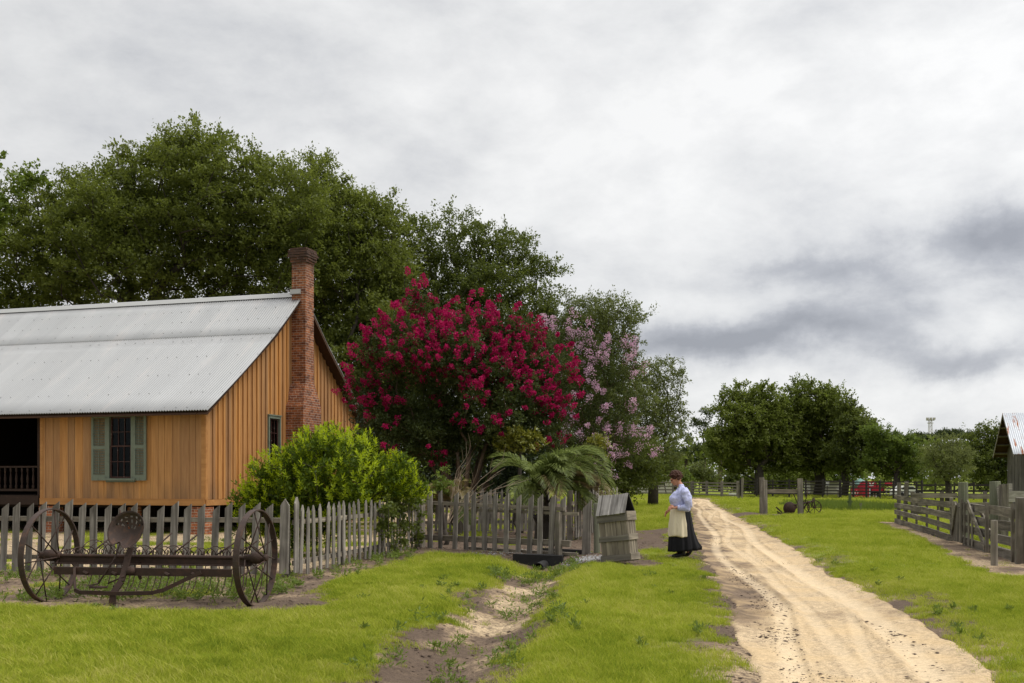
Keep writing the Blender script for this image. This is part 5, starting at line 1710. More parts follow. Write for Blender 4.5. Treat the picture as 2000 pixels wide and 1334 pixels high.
post(g_, (-.12, .2, 0), .15, .15, 1.25, 'post', (0, -.03)); post(g_, (.08, 0, 0), .15, .15, 1.62, 'post', (0, .04))
m = MB(); m.box((0, 0, .3), (.11, .11, 1.1)); m.bar((-.12, 0, .45), (.12, 0, .45), .05, .08); o = m.build('stake', plain('green_stake', (.075, .10, .04), .9)); o.location = (X(1660, 47.5), 47.5, 0); tag(o, 'green vine-covered stake standing in the rough grass', 'stake')
m = MB(); m.box((0, 0, .1), (.09, .09, .55)); m.box((0, 0, .36), (.10, .10, .02)); o = m.build('stake', M['post']); o.location = (X(1681, 48), 48, 0); tag(o, 'short grey stake in the rough grass near the corral', 'stake')

# ------------------------------------------------------------------ small things beyond the far fences
M['red'] = plain('red_paint', (.38, .018, .035), .5, 0, .12, 4, .05); M['white'] = plain('white_paint', (.72, .71, .67), .6, 0, .06, 4, .05)
M['teal'] = plain('teal_roof_metal', (.22, .42, .38), .5, .1, .12, 3, .05); M['palewall'] = plain('pale_wall_board', (.42, .40, .36), .85, 0, .1, 3, .1); M['tyre'] = plain('black_tyre', (.015, .015, .016), .85, 0, .2, 9, .2)
x0 = X(1702, 79)
tbn = empty('toy_barn', (x0, 79, 0), 0, 'bright red barn front with white trim beyond the dark fence', 'barn')
m = MB(); out = [(-.68, 0), (.68, 0), (.68, .75), (.52, 1.10), (.22, 1.36), (-.22, 1.36), (-.52, 1.10), (-.68, .75)]
m.extrude([(x_, 0, z_) for x_, z_ in out], (0, 1.4, 0)); tw = m.build('wall', M['red'], tbn)
m = MB()
for x_ in (-.14, .16, .36): m.box((x_, -.02, .38), (.09, .04, .76))
m.box((.06, -.021, .80), (1.1, .04, .07)); m.box((-.02, -.022, 1.02), (.34, .04, .09)); m.bar((-.2, -.023, 1.28), (-.02, -.023, 1.06), .04, .08); m.bar((.2, -.026, 1.28), (.02, -.026, 1.06), .04, .08); m.box((.47, -.023, .68), (.3, .04, .06))
m.build('trim', M['white'], tw)
m = MB(); m.box((-.0, -.012, .36), (.2, .03, .7)); m.box((.5, -.012, .3), (.2, .03, .6)); m.build('door', M['tyre'], tw)
rd = empty('red_board', (X(1669.5, 78), 78, 0), 0, 'low red panel with two white hoop outlines beside green fence post', 'panel')
m = MB(); m.box((0, 0, .36), (.52, .05, .84)); m.build('panel', M['red'], rd)
m = MB()
for cx_ in (-.13, .12):
    ring = [(cx_ + .10 * math.cos(q * math.pi / 8), -.035, .43 + .17 * math.sin(q * math.pi / 8)) for q in range(17)]; m.tube(ring, .022, 5)
m.build('hoop', M['white'], rd)
ks = empty('kiosk', (X(1680, 86), 86, 0), 0, 'small kiosk with teal pyramid roof behind dark fence', 'kiosk')
m = MB(); m.add([(-.75, -.75, 1.05), (.75, -.75, 1.05), (.75, .75, 1.05), (-.75, .75, 1.05), (0, 0, 1.6)], [(0, 1, 4), (1, 2, 4), (2, 3, 4), (3, 0, 4), (3, 2, 1, 0)]); m.build('roof', M['teal'], ks)
m = MB(); m.box((0, 0, .52), (1.1, 1.1, 1.05)); m.build('wall', M['palewall'], ks)
tr_ = empty('tractor', (X(1737, 79), 79, 0), 0, 'red farm tractor with black tyres under the tree edge', 'tractor')
side_wheel(tr_, -.15, -.4, .5, 0, .02).data.materials[0] = M['tyre']; side_wheel(tr_, -.15, .5, .5, 0, .02).data.materials[0] = M['tyre']; side_wheel(tr_, -1.3, -.35, .3, 0, .02).data.materials[0] = M['tyre']; side_wheel(tr_, -1.3, .4, .3, 0, .02).data.materials[0] = M['tyre']
for xw, y_, R_ in ((-.15, -.43, .30),):
    m = MB(); n_ = 24; rings = [[(xw + r_ * math.cos(2 * math.pi * k / n_), y_ + q_, .5 + r_ * math.sin(2 * math.pi * k / n_)) for r_, q_ in ((R_, -.02), (R_, .02), (R_ - .06, .02), (R_ - .06, -.02))] for k in range(n_)]; rings.append(rings[0]); m.loft(rings, False); m.build('wheel_rim', M['palewall'], tr_)
m = MB(); m.box((-.95, 0, .72), (1.0, .4, .3)); m.box((-.15, -.4, 1.05), (.7, .28, .06)); m.box((-.15, .4, 1.05), (.7, .28, .06)); m.box((.0, 0, 1.1), (.3, .4, .28)); m.ball((-.1, 0, 1.15), (.28, .3, .16)); m.build('body', M['red'], tr_)
m = MB(); m.box((-.75, 0, .5), (1.5, .3, .2)); m.tube([(-1.0, 0, .8), (-1.0, 0, 1.35)], .03, 6); m.tube([(-.5, 0, .9), (-.35, 0, 1.15)], .02, 6); m.build('chassis', M['tyre'], tr_)
for px, py, w_, hh, Y, lab, rd_ in ((1662, 945, .62, .36, 84, 'pale rectangular notice board standing behind the dark fence', 0), (1616, 944, .28, .40, 84, 'pale small square sign right of tree trunk beyond fence', 0), (1637, 954.5, .30, .30, 80, 'round cream sign on dark fence near red panel', 1)):
    s_ = empty('sign', (X(px, Y), Y, 0), 0, lab, 'sign'); zc = Z(py, Y); m = MB()
    if rd_: m.loft([[(w_ / 2 * math.cos(2 * math.pi * k / 18), y_, zc + w_ / 2 * math.sin(2 * math.pi * k / 18)) for k in range(18)] for y_ in (-.05, -.01)])
    else: m.box((0, -.03, zc), (w_, .04, hh))
    m.build('panel', M['white'] if not rd_ else M['palewall'], s_); m = MB(); m.box((0, .02, zc / 2), (.08, .06, zc)); m.build('post', M['farfence2'], s_)
sh = empty('shed', (X(1604, 92), 92, 0), 0, 'low pale shed with flat grey roof behind fence and trunk', 'shed')
m = MB(); m.box((0, 0, .6), (2.6, 2, 1.2)); m.build('wall', M['palewall'], sh); m = MB(); m.box((0, 0, 1.25), (2.8, 2.2, .09)); m.build('roof', M['farfence2'], sh); m = MB(); m.box((-.4, -1.01, .45), (.6, .04, .9)); m.build('door', M['farfence'], sh)
cr = empty('car', (X(1770, 76), 76, 0), 0, 'white parked car glimpsed behind the far corral end', 'car')
m = MB(); m.loft([[(x_, y_, z_) for x_, z_ in ((-1.0, .25), (1.0, .25), (1.02, .55), (.85, .68), (.5, .74), (.3, 1.0), (-.45, 1.02), (-.75, .74), (-1.0, .66))] for y_ in (-.7, .7)]); m.build('body', M['white'], cr)
m = MB(); m.extrude([(x_, -.712, z_) for x_, z_ in ((.42, .74), (.26, .95), (-.42, .97), (-.62, .74))], (0, .01, 0)); m.build('window', M['glass'], cr)
for x_ in (-.62, .62):
    m = MB(); m.loft([[(x_ + .25 * math.cos(q * math.pi / 8), y_, .25 + .25 * math.sin(q * math.pi / 8)) for q in range(16)] for y_ in (-.74, -.55)]); m.build('wheel', M['tyre'], cr)
m = MB()
for z_ in (.1, .28): m.box((0, 0, z_), (.62, .3, .12))
m.box((-.26, 0, .17), (.06, .28, .34)); m.box((.26, 0, .17), (.06, .28, .34)); o = m.build('trough', M['white']); o.location = (X(1431, 84), 84, 0); tag(o, 'small white trough behind rail fence near road end', 'trough')
ct = empty('cottage', (X(1276, 112), 112, 0), 0, 'small cottage with pale teal metal roof among dark trees', 'house')
m = MB(); m.box((0, 0, 1.35), (3.4, 5, 2.7)); m.build('wall', M['palewall'], ct)
m = MB()
for sg in (-1, 1): m.extrude([(0, -2.7, 4.25), (sg * 2.0, -2.7, 2.55), (sg * 2.0, -2.7, 2.47), (0, -2.7, 4.17)], (0, 5.4, 0))
for k in range(9):
    f_ = (k + .5) / 9; m.box((2.0 * f_, 0, 4.25 - 1.7 * f_ + .02), (.05, 5.4, .04))
m.build('roof', M['teal'], ct); m = MB(); m.box((.5, -2.52, 1.5), (.8, .06, 1.2)); m.build('window', M['farfence'], ct)
ms = empty('light_mast', (X(1817, 240), 240, 0), 0, 'tall thin lattice light mast rising above the far pines', 'mast')
m = MB(); zt = Z(819, 240)
for sx in (-.28, .28):
    for sy in (-.28, .28): m.tube([(sx * 1.8, sy * 1.8, 0), (sx, sy, zt)], .07, 5)
for k in range(14):
    z_ = zt * (k + 1) / 15; m.tube([(-.4, -.3, z_), (.4, -.3, z_ + .9)], .05, 4)
m.build('tower', M['palewall'], ms); m = MB(); m.box((0, 0, zt - .2), (1.9, .4, .2))
for x_ in (-.8, 0, .8): m.box((x_, -.3, zt + .15), (.55, .35, .5))
m.box((0, 0, zt - .9), (1.4, .3, .15)); m.build('lamp', M['palewall'], ms)
# ------------------------------------------------------------------ big oaks behind the house
OG = 'oaks behind the farmhouse'
tree('oak_tree', (X(290, 47), 47), pxl([(300, 400, 150), (420, 400, 150), (190, 430, 140), (90, 470, 120), (540, 430, 125), (330, 322, 55), (405, 326, 55), (150, 345, 46), (240, 500, 150), (430, 520, 150), (40, 520, 110), (560, 540, 90), (480, 360, 55), (230, 340, 46), (20, 585, 95), (130, 595, 80), (330, 590, 60), (470, 600, 60), (60, 400, 60)], 47, 1.0),
     600, 1.15, 9, 17, .19, .105, .42, 4.2, M['oak'], M['bark'], 'broad tallest oak spreading its crown above the tin roof', 'tree', OG, 21, .72, .38, .6, 3.0, 0, .02)
tree('oak_tree', (X(640, 50), 50), pxl([(640, 420, 85), (620, 345, 42), (700, 460, 95), (660, 520, 100), (735, 540, 90), (690, 620, 90), (640, 600, 90), (570, 480, 60), (745, 640, 70), (590, 370, 45), (690, 720, 80), (745, 760, 80), (650, 690, 60), (720, 830, 80)], 50, 1.0),
     380, 1.1, 9, 17, .20, .10, .34, 3.6, M['oak'], M['bark'], 'oak with crown just behind and right of the brick chimney', 'tree', OG, 22, .72, .36, .6, 2.5, 0, .02)
tree('oak_tree', (X(880, 54), 54), pxl([(785, 460, 42), (790, 520, 60), (830, 490, 75), (905, 490, 75), (990, 520, 75), (1045, 540, 50), (870, 580, 110), (970, 610, 110), (1050, 600, 60), (790, 590, 90), (900, 680, 110), (760, 700, 90), (1020, 690, 80), (1085, 530, 26), (820, 780, 90), (960, 790, 90)], 54, 1.0),
     420, 1.15, 9, 16, .20, .10, .36, 3.2, M['oak_dark'], M['bark'], 'dark rounded oak behind the crimson crape myrtle', 'tree', OG, 23, .75, .34, .6, 2.0, 0, .02)
tree('oak_tree', (X(1150, 52), 52), pxl([(1130, 640, 75), (1195, 640, 58), (1170, 600, 34), (1100, 700, 85), (1190, 720, 75), (1245, 670, 28), (1160, 800, 85), (1230, 790, 50), (1090, 790, 80), (1255, 625, 18), (1120, 870, 70), (1210, 870, 60)], 52, 1.0),
     300, .95, 9, 15, .17, .08, .30, 2.6, M['oak_grey'], M['bark'], 'greyish oak with airy outline behind the pink crape myrtle', 'tree', OG, 24, .66, .34, .62, 1.2, 0, .018)
tree('oak_tree', (X(1275, 58), 58), pxl([(1275, 745, 48), (1320, 730, 30), (1250, 800, 55), (1300, 810, 48), (1270, 870, 55), (1215, 880, 50), (1325, 775, 22), (1330, 850, 26), (1300, 900, 35), (1240, 920, 40)], 58, 1.0),
     230, .9, 8, 13, .17, .08, .26, 2.2, M['oak_grey'], M['bark'], 'smaller drooping grey-green oak at the right end of the oaks', 'tree', OG, 25, .62, .2, .65, .7, 0, .016, droop=.25)
tree('sycamore_tree', (X(-60, 42), 42), pxl([(-85, 330, 70), (-22, 315, 26), (-70, 420, 90), (52, 352, 18), (30, 378, 24), (10, 410, 36), (70, 345, 12)], 42, 1.0),
     90, .8, 8, 11, .24, .16, .3, 5.0, M['fresh'], M['bark'], 'lighter large-leaved tree at the left edge of the oaks', 'tree', None, 26, .7, .25, .7, 4.0, 0, .02)

# ------------------------------------------------------------------ trees on the right
RG = 'trees along the dark board fence'
tree('oak_tree', (X(1483, 86), 86), pxl([(1442, 785, 36), (1412, 800, 26), (1490, 790, 40), (1460, 835, 58), (1415, 870, 42), (1500, 850, 55), (1445, 900, 38), (1395, 895, 24), (1510, 900, 36), (1445, 755, 16), (1400, 800, 16), (1520, 815, 34), (1530, 900, 34)], 86, 1.0),
     270, 1.25, 9, 13, .30, .16, .36, 2.6, M['fargreen'], M['bark'], 'leftmost oak of the right hand row with ragged spiky top', 'tree', RG, 31, .8, .3, .6, 1.9, 0, .025)
tree('oak_tree', (X(1598, 88), 88), pxl([(1565, 785, 42), (1610, 800, 48), (1540, 835, 52), (1595, 850, 58), (1645, 830, 40), (1560, 895, 45), (1620, 895, 45), (1572, 755, 16), (1525, 870, 40), (1640, 875, 40), (1600, 925, 30)], 88, 1.0),
     300, 1.25, 9, 13, .30, .16, .40, 2.6, M['fargreen'], M['bark'], 'tallest middle oak of the right hand row, dark trunk below', 'tree', RG, 32, .8, .3, .6, 2.2, 0, .025)
tree('oak_tree', (X(1648, 84), 84), pxl([(1660, 800, 26), (1665, 845, 42), (1690, 850, 34), (1650, 890, 42), (1700, 890, 32), (1680, 905, 34)], 84, 1.0),
     180, 1.15, 9, 13, .28, .15, .26, 2.4, M['oak_dark'], M['bark'], 'darker oak at the right end of the row above the red barn', 'tree', RG, 33, .75, .3, .6, 2.0, 0, .025)
tree('lime_tree', (X(1752, 80), 80), pxl([(1708, 850, 24), (1735, 870, 32), (1770, 880, 32), (1745, 905, 34), (1712, 900, 28), (1795, 900, 26), (1780, 920, 24)], 80, 1.0),
     180, 1.0, 9, 13, .24, .13, .24, 2.0, M['farlight'], M['bark'], 'light green drooping tree right of the red barn', 'tree', None, 34, .65, .2, .6, 1.6, 0, .02)
tree('willow_tree', (X(1852, 62), 62), pxl([(1850, 870, 28), (1825, 885, 26), (1875, 890, 26), (1850, 905, 34), (1892, 915, 18), (1812, 910, 20), (1840, 920, 24), (1872, 918, 22)], 62, 1.0),
     200, .75, 9, 14, .17, .055, .18, 1.3, M['willow'], M['bark'], 'pale grey-green feathery tree behind the corral posts', 'tree', None, 35, .5, .1, .7, .9, 0, .016, droop=.4)
tree('oak_tree', (X(1945, 74), 74), pxl([(1925, 865, 34), (1965, 860, 40), (1900, 895, 34), (1950, 900, 40), (1990, 890, 40), (1925, 838, 15), (1880, 880, 20), (1915, 920, 28), (1960, 925, 28), (2030, 880, 45)], 74, 1.0),
     260, 1.1, 9, 13, .25, .13, .3, 2.2, M['oak_dark'], M['bark'], 'dark dense oak beside the grey barn gable', 'tree', None, 36, .7, .3, .6, .8, 0, .022)
# pines
PG = 'far pines on the skyline'


def pine(px, topy, Y, lobes, label, seed, group=PG, n=70, crad=1.6, tr_=.28, L=.55):
    x_ = X(px, Y); zt_ = Z(topy, Y)
    tree('pine_tree', (x_, Y), pxl(lobes, Y, .9), n, crad, 8, 12, L, L * .28, tr_, zt_ * .55, M['pine'], M['pinebark'], label, 'tree', group, seed, crad * .55, .5, .5, 1.0, 0, .03)


pine(1376, 800, 125, [(1376, 808, 16, 10), (1368, 830, 18, 10), (1385, 850, 18, 12), (1374, 880, 20, 12), (1388, 815, 14, 8), (1365, 905, 18, 10)], 'tall thin pine in the gap behind the road end', 41, None, 80, 1.3, .26)
pine(1340, 826, 130, [(1338, 836, 18, 12), (1330, 855, 18, 12), (1348, 865, 17, 12), (1338, 890, 22, 14)], 'dense dark pine left of the tall thin pine', 42, None, 80, 1.4, .26)
pine(1318, 850, 140, [(1316, 862, 16, 14), (1310, 890, 20, 14), (1322, 905, 18, 12)], 'low dark pine behind the small teal-roofed cottage', 43, None, 60, 1.5, .26)
pine(1408, 850, 118, [(1405, 866, 18, 12), (1400, 890, 20, 14), (1415, 905, 18, 14)], 'dark pine half behind the leftmost roadside oak', 44, None, 60, 1.4, .26)
for i, (px, py, R_, lab) in enumerate(((1740, 850, 16, 'flat-topped far pine at the left end of the skyline pines'), (1757, 842, 12, 'small round far pine left of the airy gap'), (1787, 846, 16, 'round far pine beside the airy gap, left of the mast'), (1817, 848, 17, 'far pine directly below the light mast'), (1846, 839, 16, 'tallest round far pine right of the mast'), (1868, 838, 15, 'far pine between the tallest one and the dark oak'), (1893, 842, 13, 'far pine peeping over the dark oak'))):
    Y = 205 + (i % 3) * 9; py += 11
    pine(px, py - R_, Y, [(px, py, R_, R_ * .62), (px - R_ * .6, py + 6, R_ * .6, R_ * .4), (px + R_ * .6, py + 5, R_ * .6, R_ * .4), (px, py + R_ * 1.5, R_ * .8, R_ * .5)], lab, 50 + i, PG, 60, 1.05, .24, .5)
# the wood that closes the distance reads as one mass
r = np.random.default_rng(77)
wx = r.uniform(-70, 150, 1500); wy = r.uniform(118, 185, 1500); wz = r.random(1500) ** .8 * (4.2 + 2.6 * fbm(wx * .08, wy * .08, 3)) + .3
C_ = np.stack([wx, wy, wz], 1)
P, ci_ = sprays(C_, 1.9, 7, 7, .3, r, .7, .62, .36)
tg = np.random.default_rng(3).random(1500)
o = leaf_obj('far_woods', P, .6 * tg[ci_] + .4 * r.random(len(ci_)), M['fargreen']); tag(o, 'mixed green far wood closing the view beyond the fences', 'woods', None, 'stuff')


def bush(name, px, Y, lobes, n, crad, L, W, leafm, label, cat, seed, nsp=7, nlv=9, zmin=.1, group=None, up=.35):
    return tree(name, (X(px, Y), Y), pxl(lobes, Y, .8), n, crad, nsp, nlv, L, W, .05, .35, leafm, M['bark'], label, cat, group, seed, crad * .55, up, .7, zmin, 0, .006)


bush('bush', 1300, 100, [(1292, 920, 22), (1312, 925, 20), (1280, 930, 18), (1330, 930, 16), (1340, 938, 12)], 60, .9, .28, .16, M['farlight'], 'light green bush behind the fence beside the woman\'s head', 'bush', 61)
bush('bush', 1365, 105, [(1362, 925, 22), (1385, 935, 18), (1345, 930, 16)], 50, 1.0, .28, .16, M['oak_grey'], 'grey-green bush behind the fence at the road end', 'bush', 62)
bush('bush', 1560, 98, [(1545, 940, 24), (1575, 930, 26), (1520, 945, 20), (1600, 935, 22)], 80, 1.0, .3, .17, M['fargreen'], 'dim undergrowth bush beneath the middle right hand oak', 'bush', 63)
bush('bush', 1640, 104, [(1625, 925, 22), (1650, 930, 20), (1670, 925, 18)], 60, 1.0, .3, .17, M['farlight'], 'sunlit bush seen under the oaks above the pale signs', 'bush', 64)
bush('bush', 1440, 97, [(1430, 940, 22), (1460, 945, 22), (1490, 945, 20)], 60, 1.0, .3, .17, M['oak_dark'], 'dark bush behind the gate posts beneath the leftmost oak', 'bush', 65)
bush('bush', 1860, 80, [(1830, 940, 18), (1880, 945, 18), (1920, 945, 20), (1960, 945, 22)], 80, .9, .26, .15, M['oak_dark'], 'dark undergrowth bush behind the dark fence near the barn', 'bush', 66)
# garden understory
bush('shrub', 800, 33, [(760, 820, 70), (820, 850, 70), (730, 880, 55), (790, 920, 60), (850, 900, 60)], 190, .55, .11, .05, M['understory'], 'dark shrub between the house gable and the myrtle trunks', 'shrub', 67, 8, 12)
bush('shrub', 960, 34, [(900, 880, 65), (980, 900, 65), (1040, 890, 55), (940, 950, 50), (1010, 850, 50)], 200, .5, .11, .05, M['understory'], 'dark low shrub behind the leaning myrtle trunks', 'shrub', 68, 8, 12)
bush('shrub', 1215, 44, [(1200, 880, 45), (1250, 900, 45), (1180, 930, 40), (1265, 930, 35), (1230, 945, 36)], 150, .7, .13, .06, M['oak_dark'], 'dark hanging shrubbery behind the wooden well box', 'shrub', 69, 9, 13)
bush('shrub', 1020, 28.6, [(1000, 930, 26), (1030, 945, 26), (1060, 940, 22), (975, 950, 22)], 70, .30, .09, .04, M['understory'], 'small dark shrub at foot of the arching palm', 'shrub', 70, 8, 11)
bush('shrub', 1168, 31, [(1168, 868, 20), (1178, 890, 14), (1155, 885, 14)], 40, .28, .09, .05, M['yellowleaf'], 'yellowing shrub below the pink blossoms', 'shrub', 71, 7, 10, 1.2)
bush('shrub', 1005, 27.6, [(1010, 862, 26), (985, 868, 18), (1040, 866, 20)], 50, .28, .09, .05, M['yellowleaf'], 'olive yellow shrub top above the palm heart', 'shrub', 72, 7, 10, 1.6)
bush('weed_plant', 868, 23.2, [(860, 930, 10), (872, 918, 9), (862, 950, 12), (880, 945, 9)], 26, .16, .09, .032, M['weed'], 'thin leafy weed stem rising behind the fence corner', 'plant', 73, 6, 8, .7)


# ------------------------------------------------------------------ crape myrtles
def myrtle(base, lobes, n, seed, bloomm, label, nb, hmin, bsz, nst, spread, stems_top, leafn=(10, 15), crad=.42, full=1.0, zk=.45):
    r = np.random.default_rng(seed)
    bz = H(*base); lobes = [(l[0], l[1], l[2], max(l[3] - .16, .5 * l[3]), max(l[4] - .16, .5 * l[4]), max(l[5] - .16, .5 * l[5])) for l in lobes]
    root = empty('crape_myrtle', (base[0], base[1], bz), 0, label, 'flowering tree')
    C = lobe_points(lobes, n, crad * .55, r, .40, hmin)
    nodes = []; m = MB()
    groups = {}
    az_ = np.arctan2(C[:, 1] - base[1], C[:, 0] - base[0])
    # several leaning stems, each carrying the clumps nearest to its top
    tops = []
    for k in range(nst):
        a_ = 2 * math.pi * k / nst + r.uniform(-.3, .3); rr = spread * (.45 + .55 * r.random())
        tops.append(np.array([base[0] + rr * math.cos(a_), base[1] + rr * .7 * math.sin(a_), bz + stems_top * (.85 + .3 * r.random())]))
    tops = np.array(tops)
    own = np.argmin(np.linalg.norm(C[:, None] - tops[None], axis=2), 1)
    for k in range(nst):
        st = np.array([base[0] + (tops[k][0] - base[0]) * .10, base[1] + (tops[k][1] - base[1]) * .10, bz - .1])
        md_ = st * .5 + tops[k] * .5 + np.array([(tops[k][0] - base[0]) * -.10, 0, .1])
        Ck = C[own == k]
        if len(Ck) == 0: continue
        nd, pr = branch_graph([st, md_, tops[k]], Ck, r, .3)
        branch_mesh(nd, pr, 3, .045, .006, M['myrtlebark'], root, root.location, 'trunk', .004)
    P, ci_ = sprays(C, crad * (.85 + .4 * r.random(n))[:len(C)], leafn[0], leafn[1], .25, r, .75, .085, .042, .4)
    leaf_obj('crown', P, .5 * r.random(len(C))[ci_] + .5 * r.random(len(ci_)), M['myrtle'], root, root.location)
    # panicles of crinkled petals on the outside of the crown
    cc = np.array([[l[0], l[1], l[2]] for l in lobes]); R3 = np.array([[l[3], l[4], l[5]] for l in lobes])
    q = (((C[:, None] - cc[None]) / R3[None]) ** 2).sum(2).min(1)
    cen = C.mean(0)
    score = q + zk * (C[:, 2] - cen[2]) / (C[:, 2].std() + 1e-6) + r.random(len(C)) * .8 - .25 * (C[:, 1] - cen[1])
    pick = np.argsort(-score)[:nb]
    Q = []; T = []
    for i in pick:
        for j in range(r.integers(1, 5)):
            o_ = C[i] - cen; o_ = o_ / np.linalg.norm(o_)
            ax = o_ * .7 + np.array([0, -.25, .7]) + r.normal(size=3) * .25; ax /= np.linalg.norm(ax)
            b_ = C[i] + ax * crad * r.uniform(.35, .95) + r.normal(size=3) * .16
            Ln = bsz * r.uniform(.6, 1.35); k_ = int(58 * full)
            t_ = r.random(k_) ** .8; rad = .58 * Ln * (1 - .6 * t_) * np.sqrt(r.random(k_))
            s1 = np.cross(ax, [0.3, .2, 1]); s1 /= np.linalg.norm(s1); s2 = np.cross(ax, s1); ph = r.random(k_) * 6.283
            c_ = b_ + ax * (t_ * Ln)[:, None] + s1 * (rad * np.cos(ph))[:, None] + s2 * (rad * np.sin(ph))[:, None]
            Q.append(leaf_geo(c_, rdir(k_, r), rdir(k_, r), .050 * (.7 + .6 * r.random(k_)), .045, .3)); T.append(np.clip(r.uniform(.15, .75) + r.normal(size=k_) * .22, 0, 1))
    leaf_obj('blossom', np.concatenate(Q), np.concatenate(T), bloomm, root, root.location)
    return root


Yr = 29.0
myrtle((X(905, Yr), Yr), pxl([(900, 705, 82), (795, 695, 72), (1000, 715, 72), (860, 650, 55), (940, 650, 50), (1010, 660, 45), (740, 700, 50), (720, 760, 45), (760, 790, 70), (870, 790, 100), (980, 800, 95), (1070, 740, 52), (1080, 790, 50), (825, 630, 36), (812, 562, 7), (818, 575, 9), (824, 590, 10), (832, 604, 12), (810, 606, 10), (788, 612, 10), (845, 622, 14), (950, 628, 14), (1000, 640, 16), (1062, 668, 16), (700, 780, 24), (1090, 710, 30), (960, 850, 70), (830, 850, 75), (1060, 850, 55), (890, 850, 70), (760, 850, 60), (1000, 860, 55)], Yr, 1.0),
       660, 81, M['red_bloom'], 'crape myrtle covered in deep crimson blossom beside the house', 340, 1.9, .19, 15, 1.35, 2.3)
Yp = 35.0
myrtle((X(1150, Yp), Yp), pxl([(1150, 720, 75), (1090, 670, 40), (1145, 670, 30), (1210, 730, 45), (1230, 780, 38), (1170, 800, 70), (1110, 760, 60), (1180, 850, 55), (1230, 870, 34), (1150, 880, 50), (1215, 690, 24)], Yp, 1.0),
       230, 82, M['pink_bloom'], 'crape myrtle with lilac pink blossom behind the palm', 54, 1.4, .36, 6, 1.2, 2.6, (8, 13), .46, 1.0, .12)

# ------------------------------------------------------------------ bright green shrub by the house
Ys = 20.3
sb = pxl([(650, 930, 105), (560, 950, 85), (520, 985, 72), (488, 1000, 40), (500, 960, 34), (735, 940, 76), (640, 880, 60), (690, 880, 50), (600, 895, 45), (780, 925, 42), (635, 985, 88), (790, 955, 42), (822, 965, 20), (580, 1010, 65)], Ys, .8)
r = np.random.default_rng(91)
root = empty('flowering_shrub', (X(640, Ys), Ys, H(X(640, Ys), Ys)), 0, 'big bright yellow-green leafy shrub spilling over the picket fence', 'shrub')
C = lobe_points(sb, 1500, .095, r, .26, .25)
C = C[~((C[:, 0] > -3.42 + (C[:, 1] - 15.5) * .196 - .22) & (C[:, 2] < 1.12))]
b = np.array([X(640, Ys), Ys, -.1])
nodes, par = branch_graph([b, b + [0, 0, .25], b + [.02, 0, .5]], C[::3], r, .25)
branch_mesh(nodes, par, 3, .05, .004, M['bark'], root, root.location, 'trunk', .003)
# whorls of leaves at the shoot tips
cen = np.array([X(650, Ys), Ys, 1.1])
nL = 13
ax = (C - cen); ax /= np.linalg.norm(ax, axis=1, keepdims=True); ax = ax * .7 + np.array([0, 0, .75]) + r.normal(size=C.shape) * .3; ax /= np.linalg.norm(ax, axis=1, keepdims=True)
s1 = np.cross(ax, [.31, .17, .9]); s1 /= np.linalg.norm(s1, axis=1, keepdims=True); s2 = np.cross(ax, s1)
ph = (np.arange(nL) * 2.4)[None] + r.random((len(C), 1)) * 6.28
tt_ = np.linspace(0, 1, nL)[None] + 0 * ph
D = (s1[:, None] * np.cos(ph)[..., None] + s2[:, None] * np.sin(ph)[..., None]) * (1.0 - .45 * tt_)[..., None] + ax[:, None] * (.15 + .9 * tt_)[..., None] + r.normal(size=(len(C), nL, 3)) * .15
Pc = C[:, None] + ax[:, None] * (tt_ * .12 - .10)[..., None]
N = ax[:, None] - D * .3 + 0 * D
P = leaf_geo(Pc.reshape(-1, 3), D.reshape(-1, 3), N.reshape(-1, 3), .092 * (.65 + .6 * r.random(len(C) * nL)), .031, .1)
tn = (.45 * r.random((len(C), 1)) + .35 * tt_ + .2 * r.random((len(C), nL))).ravel()
leaf_obj('crown', P, tn, M['azalea'], root, root.location)
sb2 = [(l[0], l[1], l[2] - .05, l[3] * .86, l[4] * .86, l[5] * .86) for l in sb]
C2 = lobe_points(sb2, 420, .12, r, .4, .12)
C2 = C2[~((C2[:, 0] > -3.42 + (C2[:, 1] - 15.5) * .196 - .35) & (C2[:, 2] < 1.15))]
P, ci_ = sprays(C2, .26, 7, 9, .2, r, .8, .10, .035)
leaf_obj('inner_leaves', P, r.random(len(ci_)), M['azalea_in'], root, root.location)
# vine hanging on the side fence below the shrub
r = np.random.default_rng(92)
vn = empty('fence_vine', (-2.25, 20.6, 0), 0, 'dark green vine hanging over the side picket fence', 'vine')
k_ = 42; f_ = r.random(k_); Cv = np.stack([-2.62 + .45 * f_ + r.normal(size=k_) * .05, 19.3 + 2.6 * f_, .12 + 1.0 * r.random(k_) ** .8], 1); Cv[:, 0] += .12
m = MB()
for q in range(14):
    i = r.integers(k_); m.tube([tuple(Cv[i] - np.array(vn.location)), tuple(Cv[i] * [1, 1, .4] - np.array(vn.location)), (Cv[i][0] - vn.location[0] + .05, Cv[i][1] - vn.location[1], -.02)], .006, 4)
m.build('stem', M['bark'], vn)
P, ci_ = sprays(Cv, .16, 5, 8, -.2, r, .8, .085, .05); leaf_obj('foliage', P, r.random(len(ci_)), M['oak_dark'], vn, vn.location)


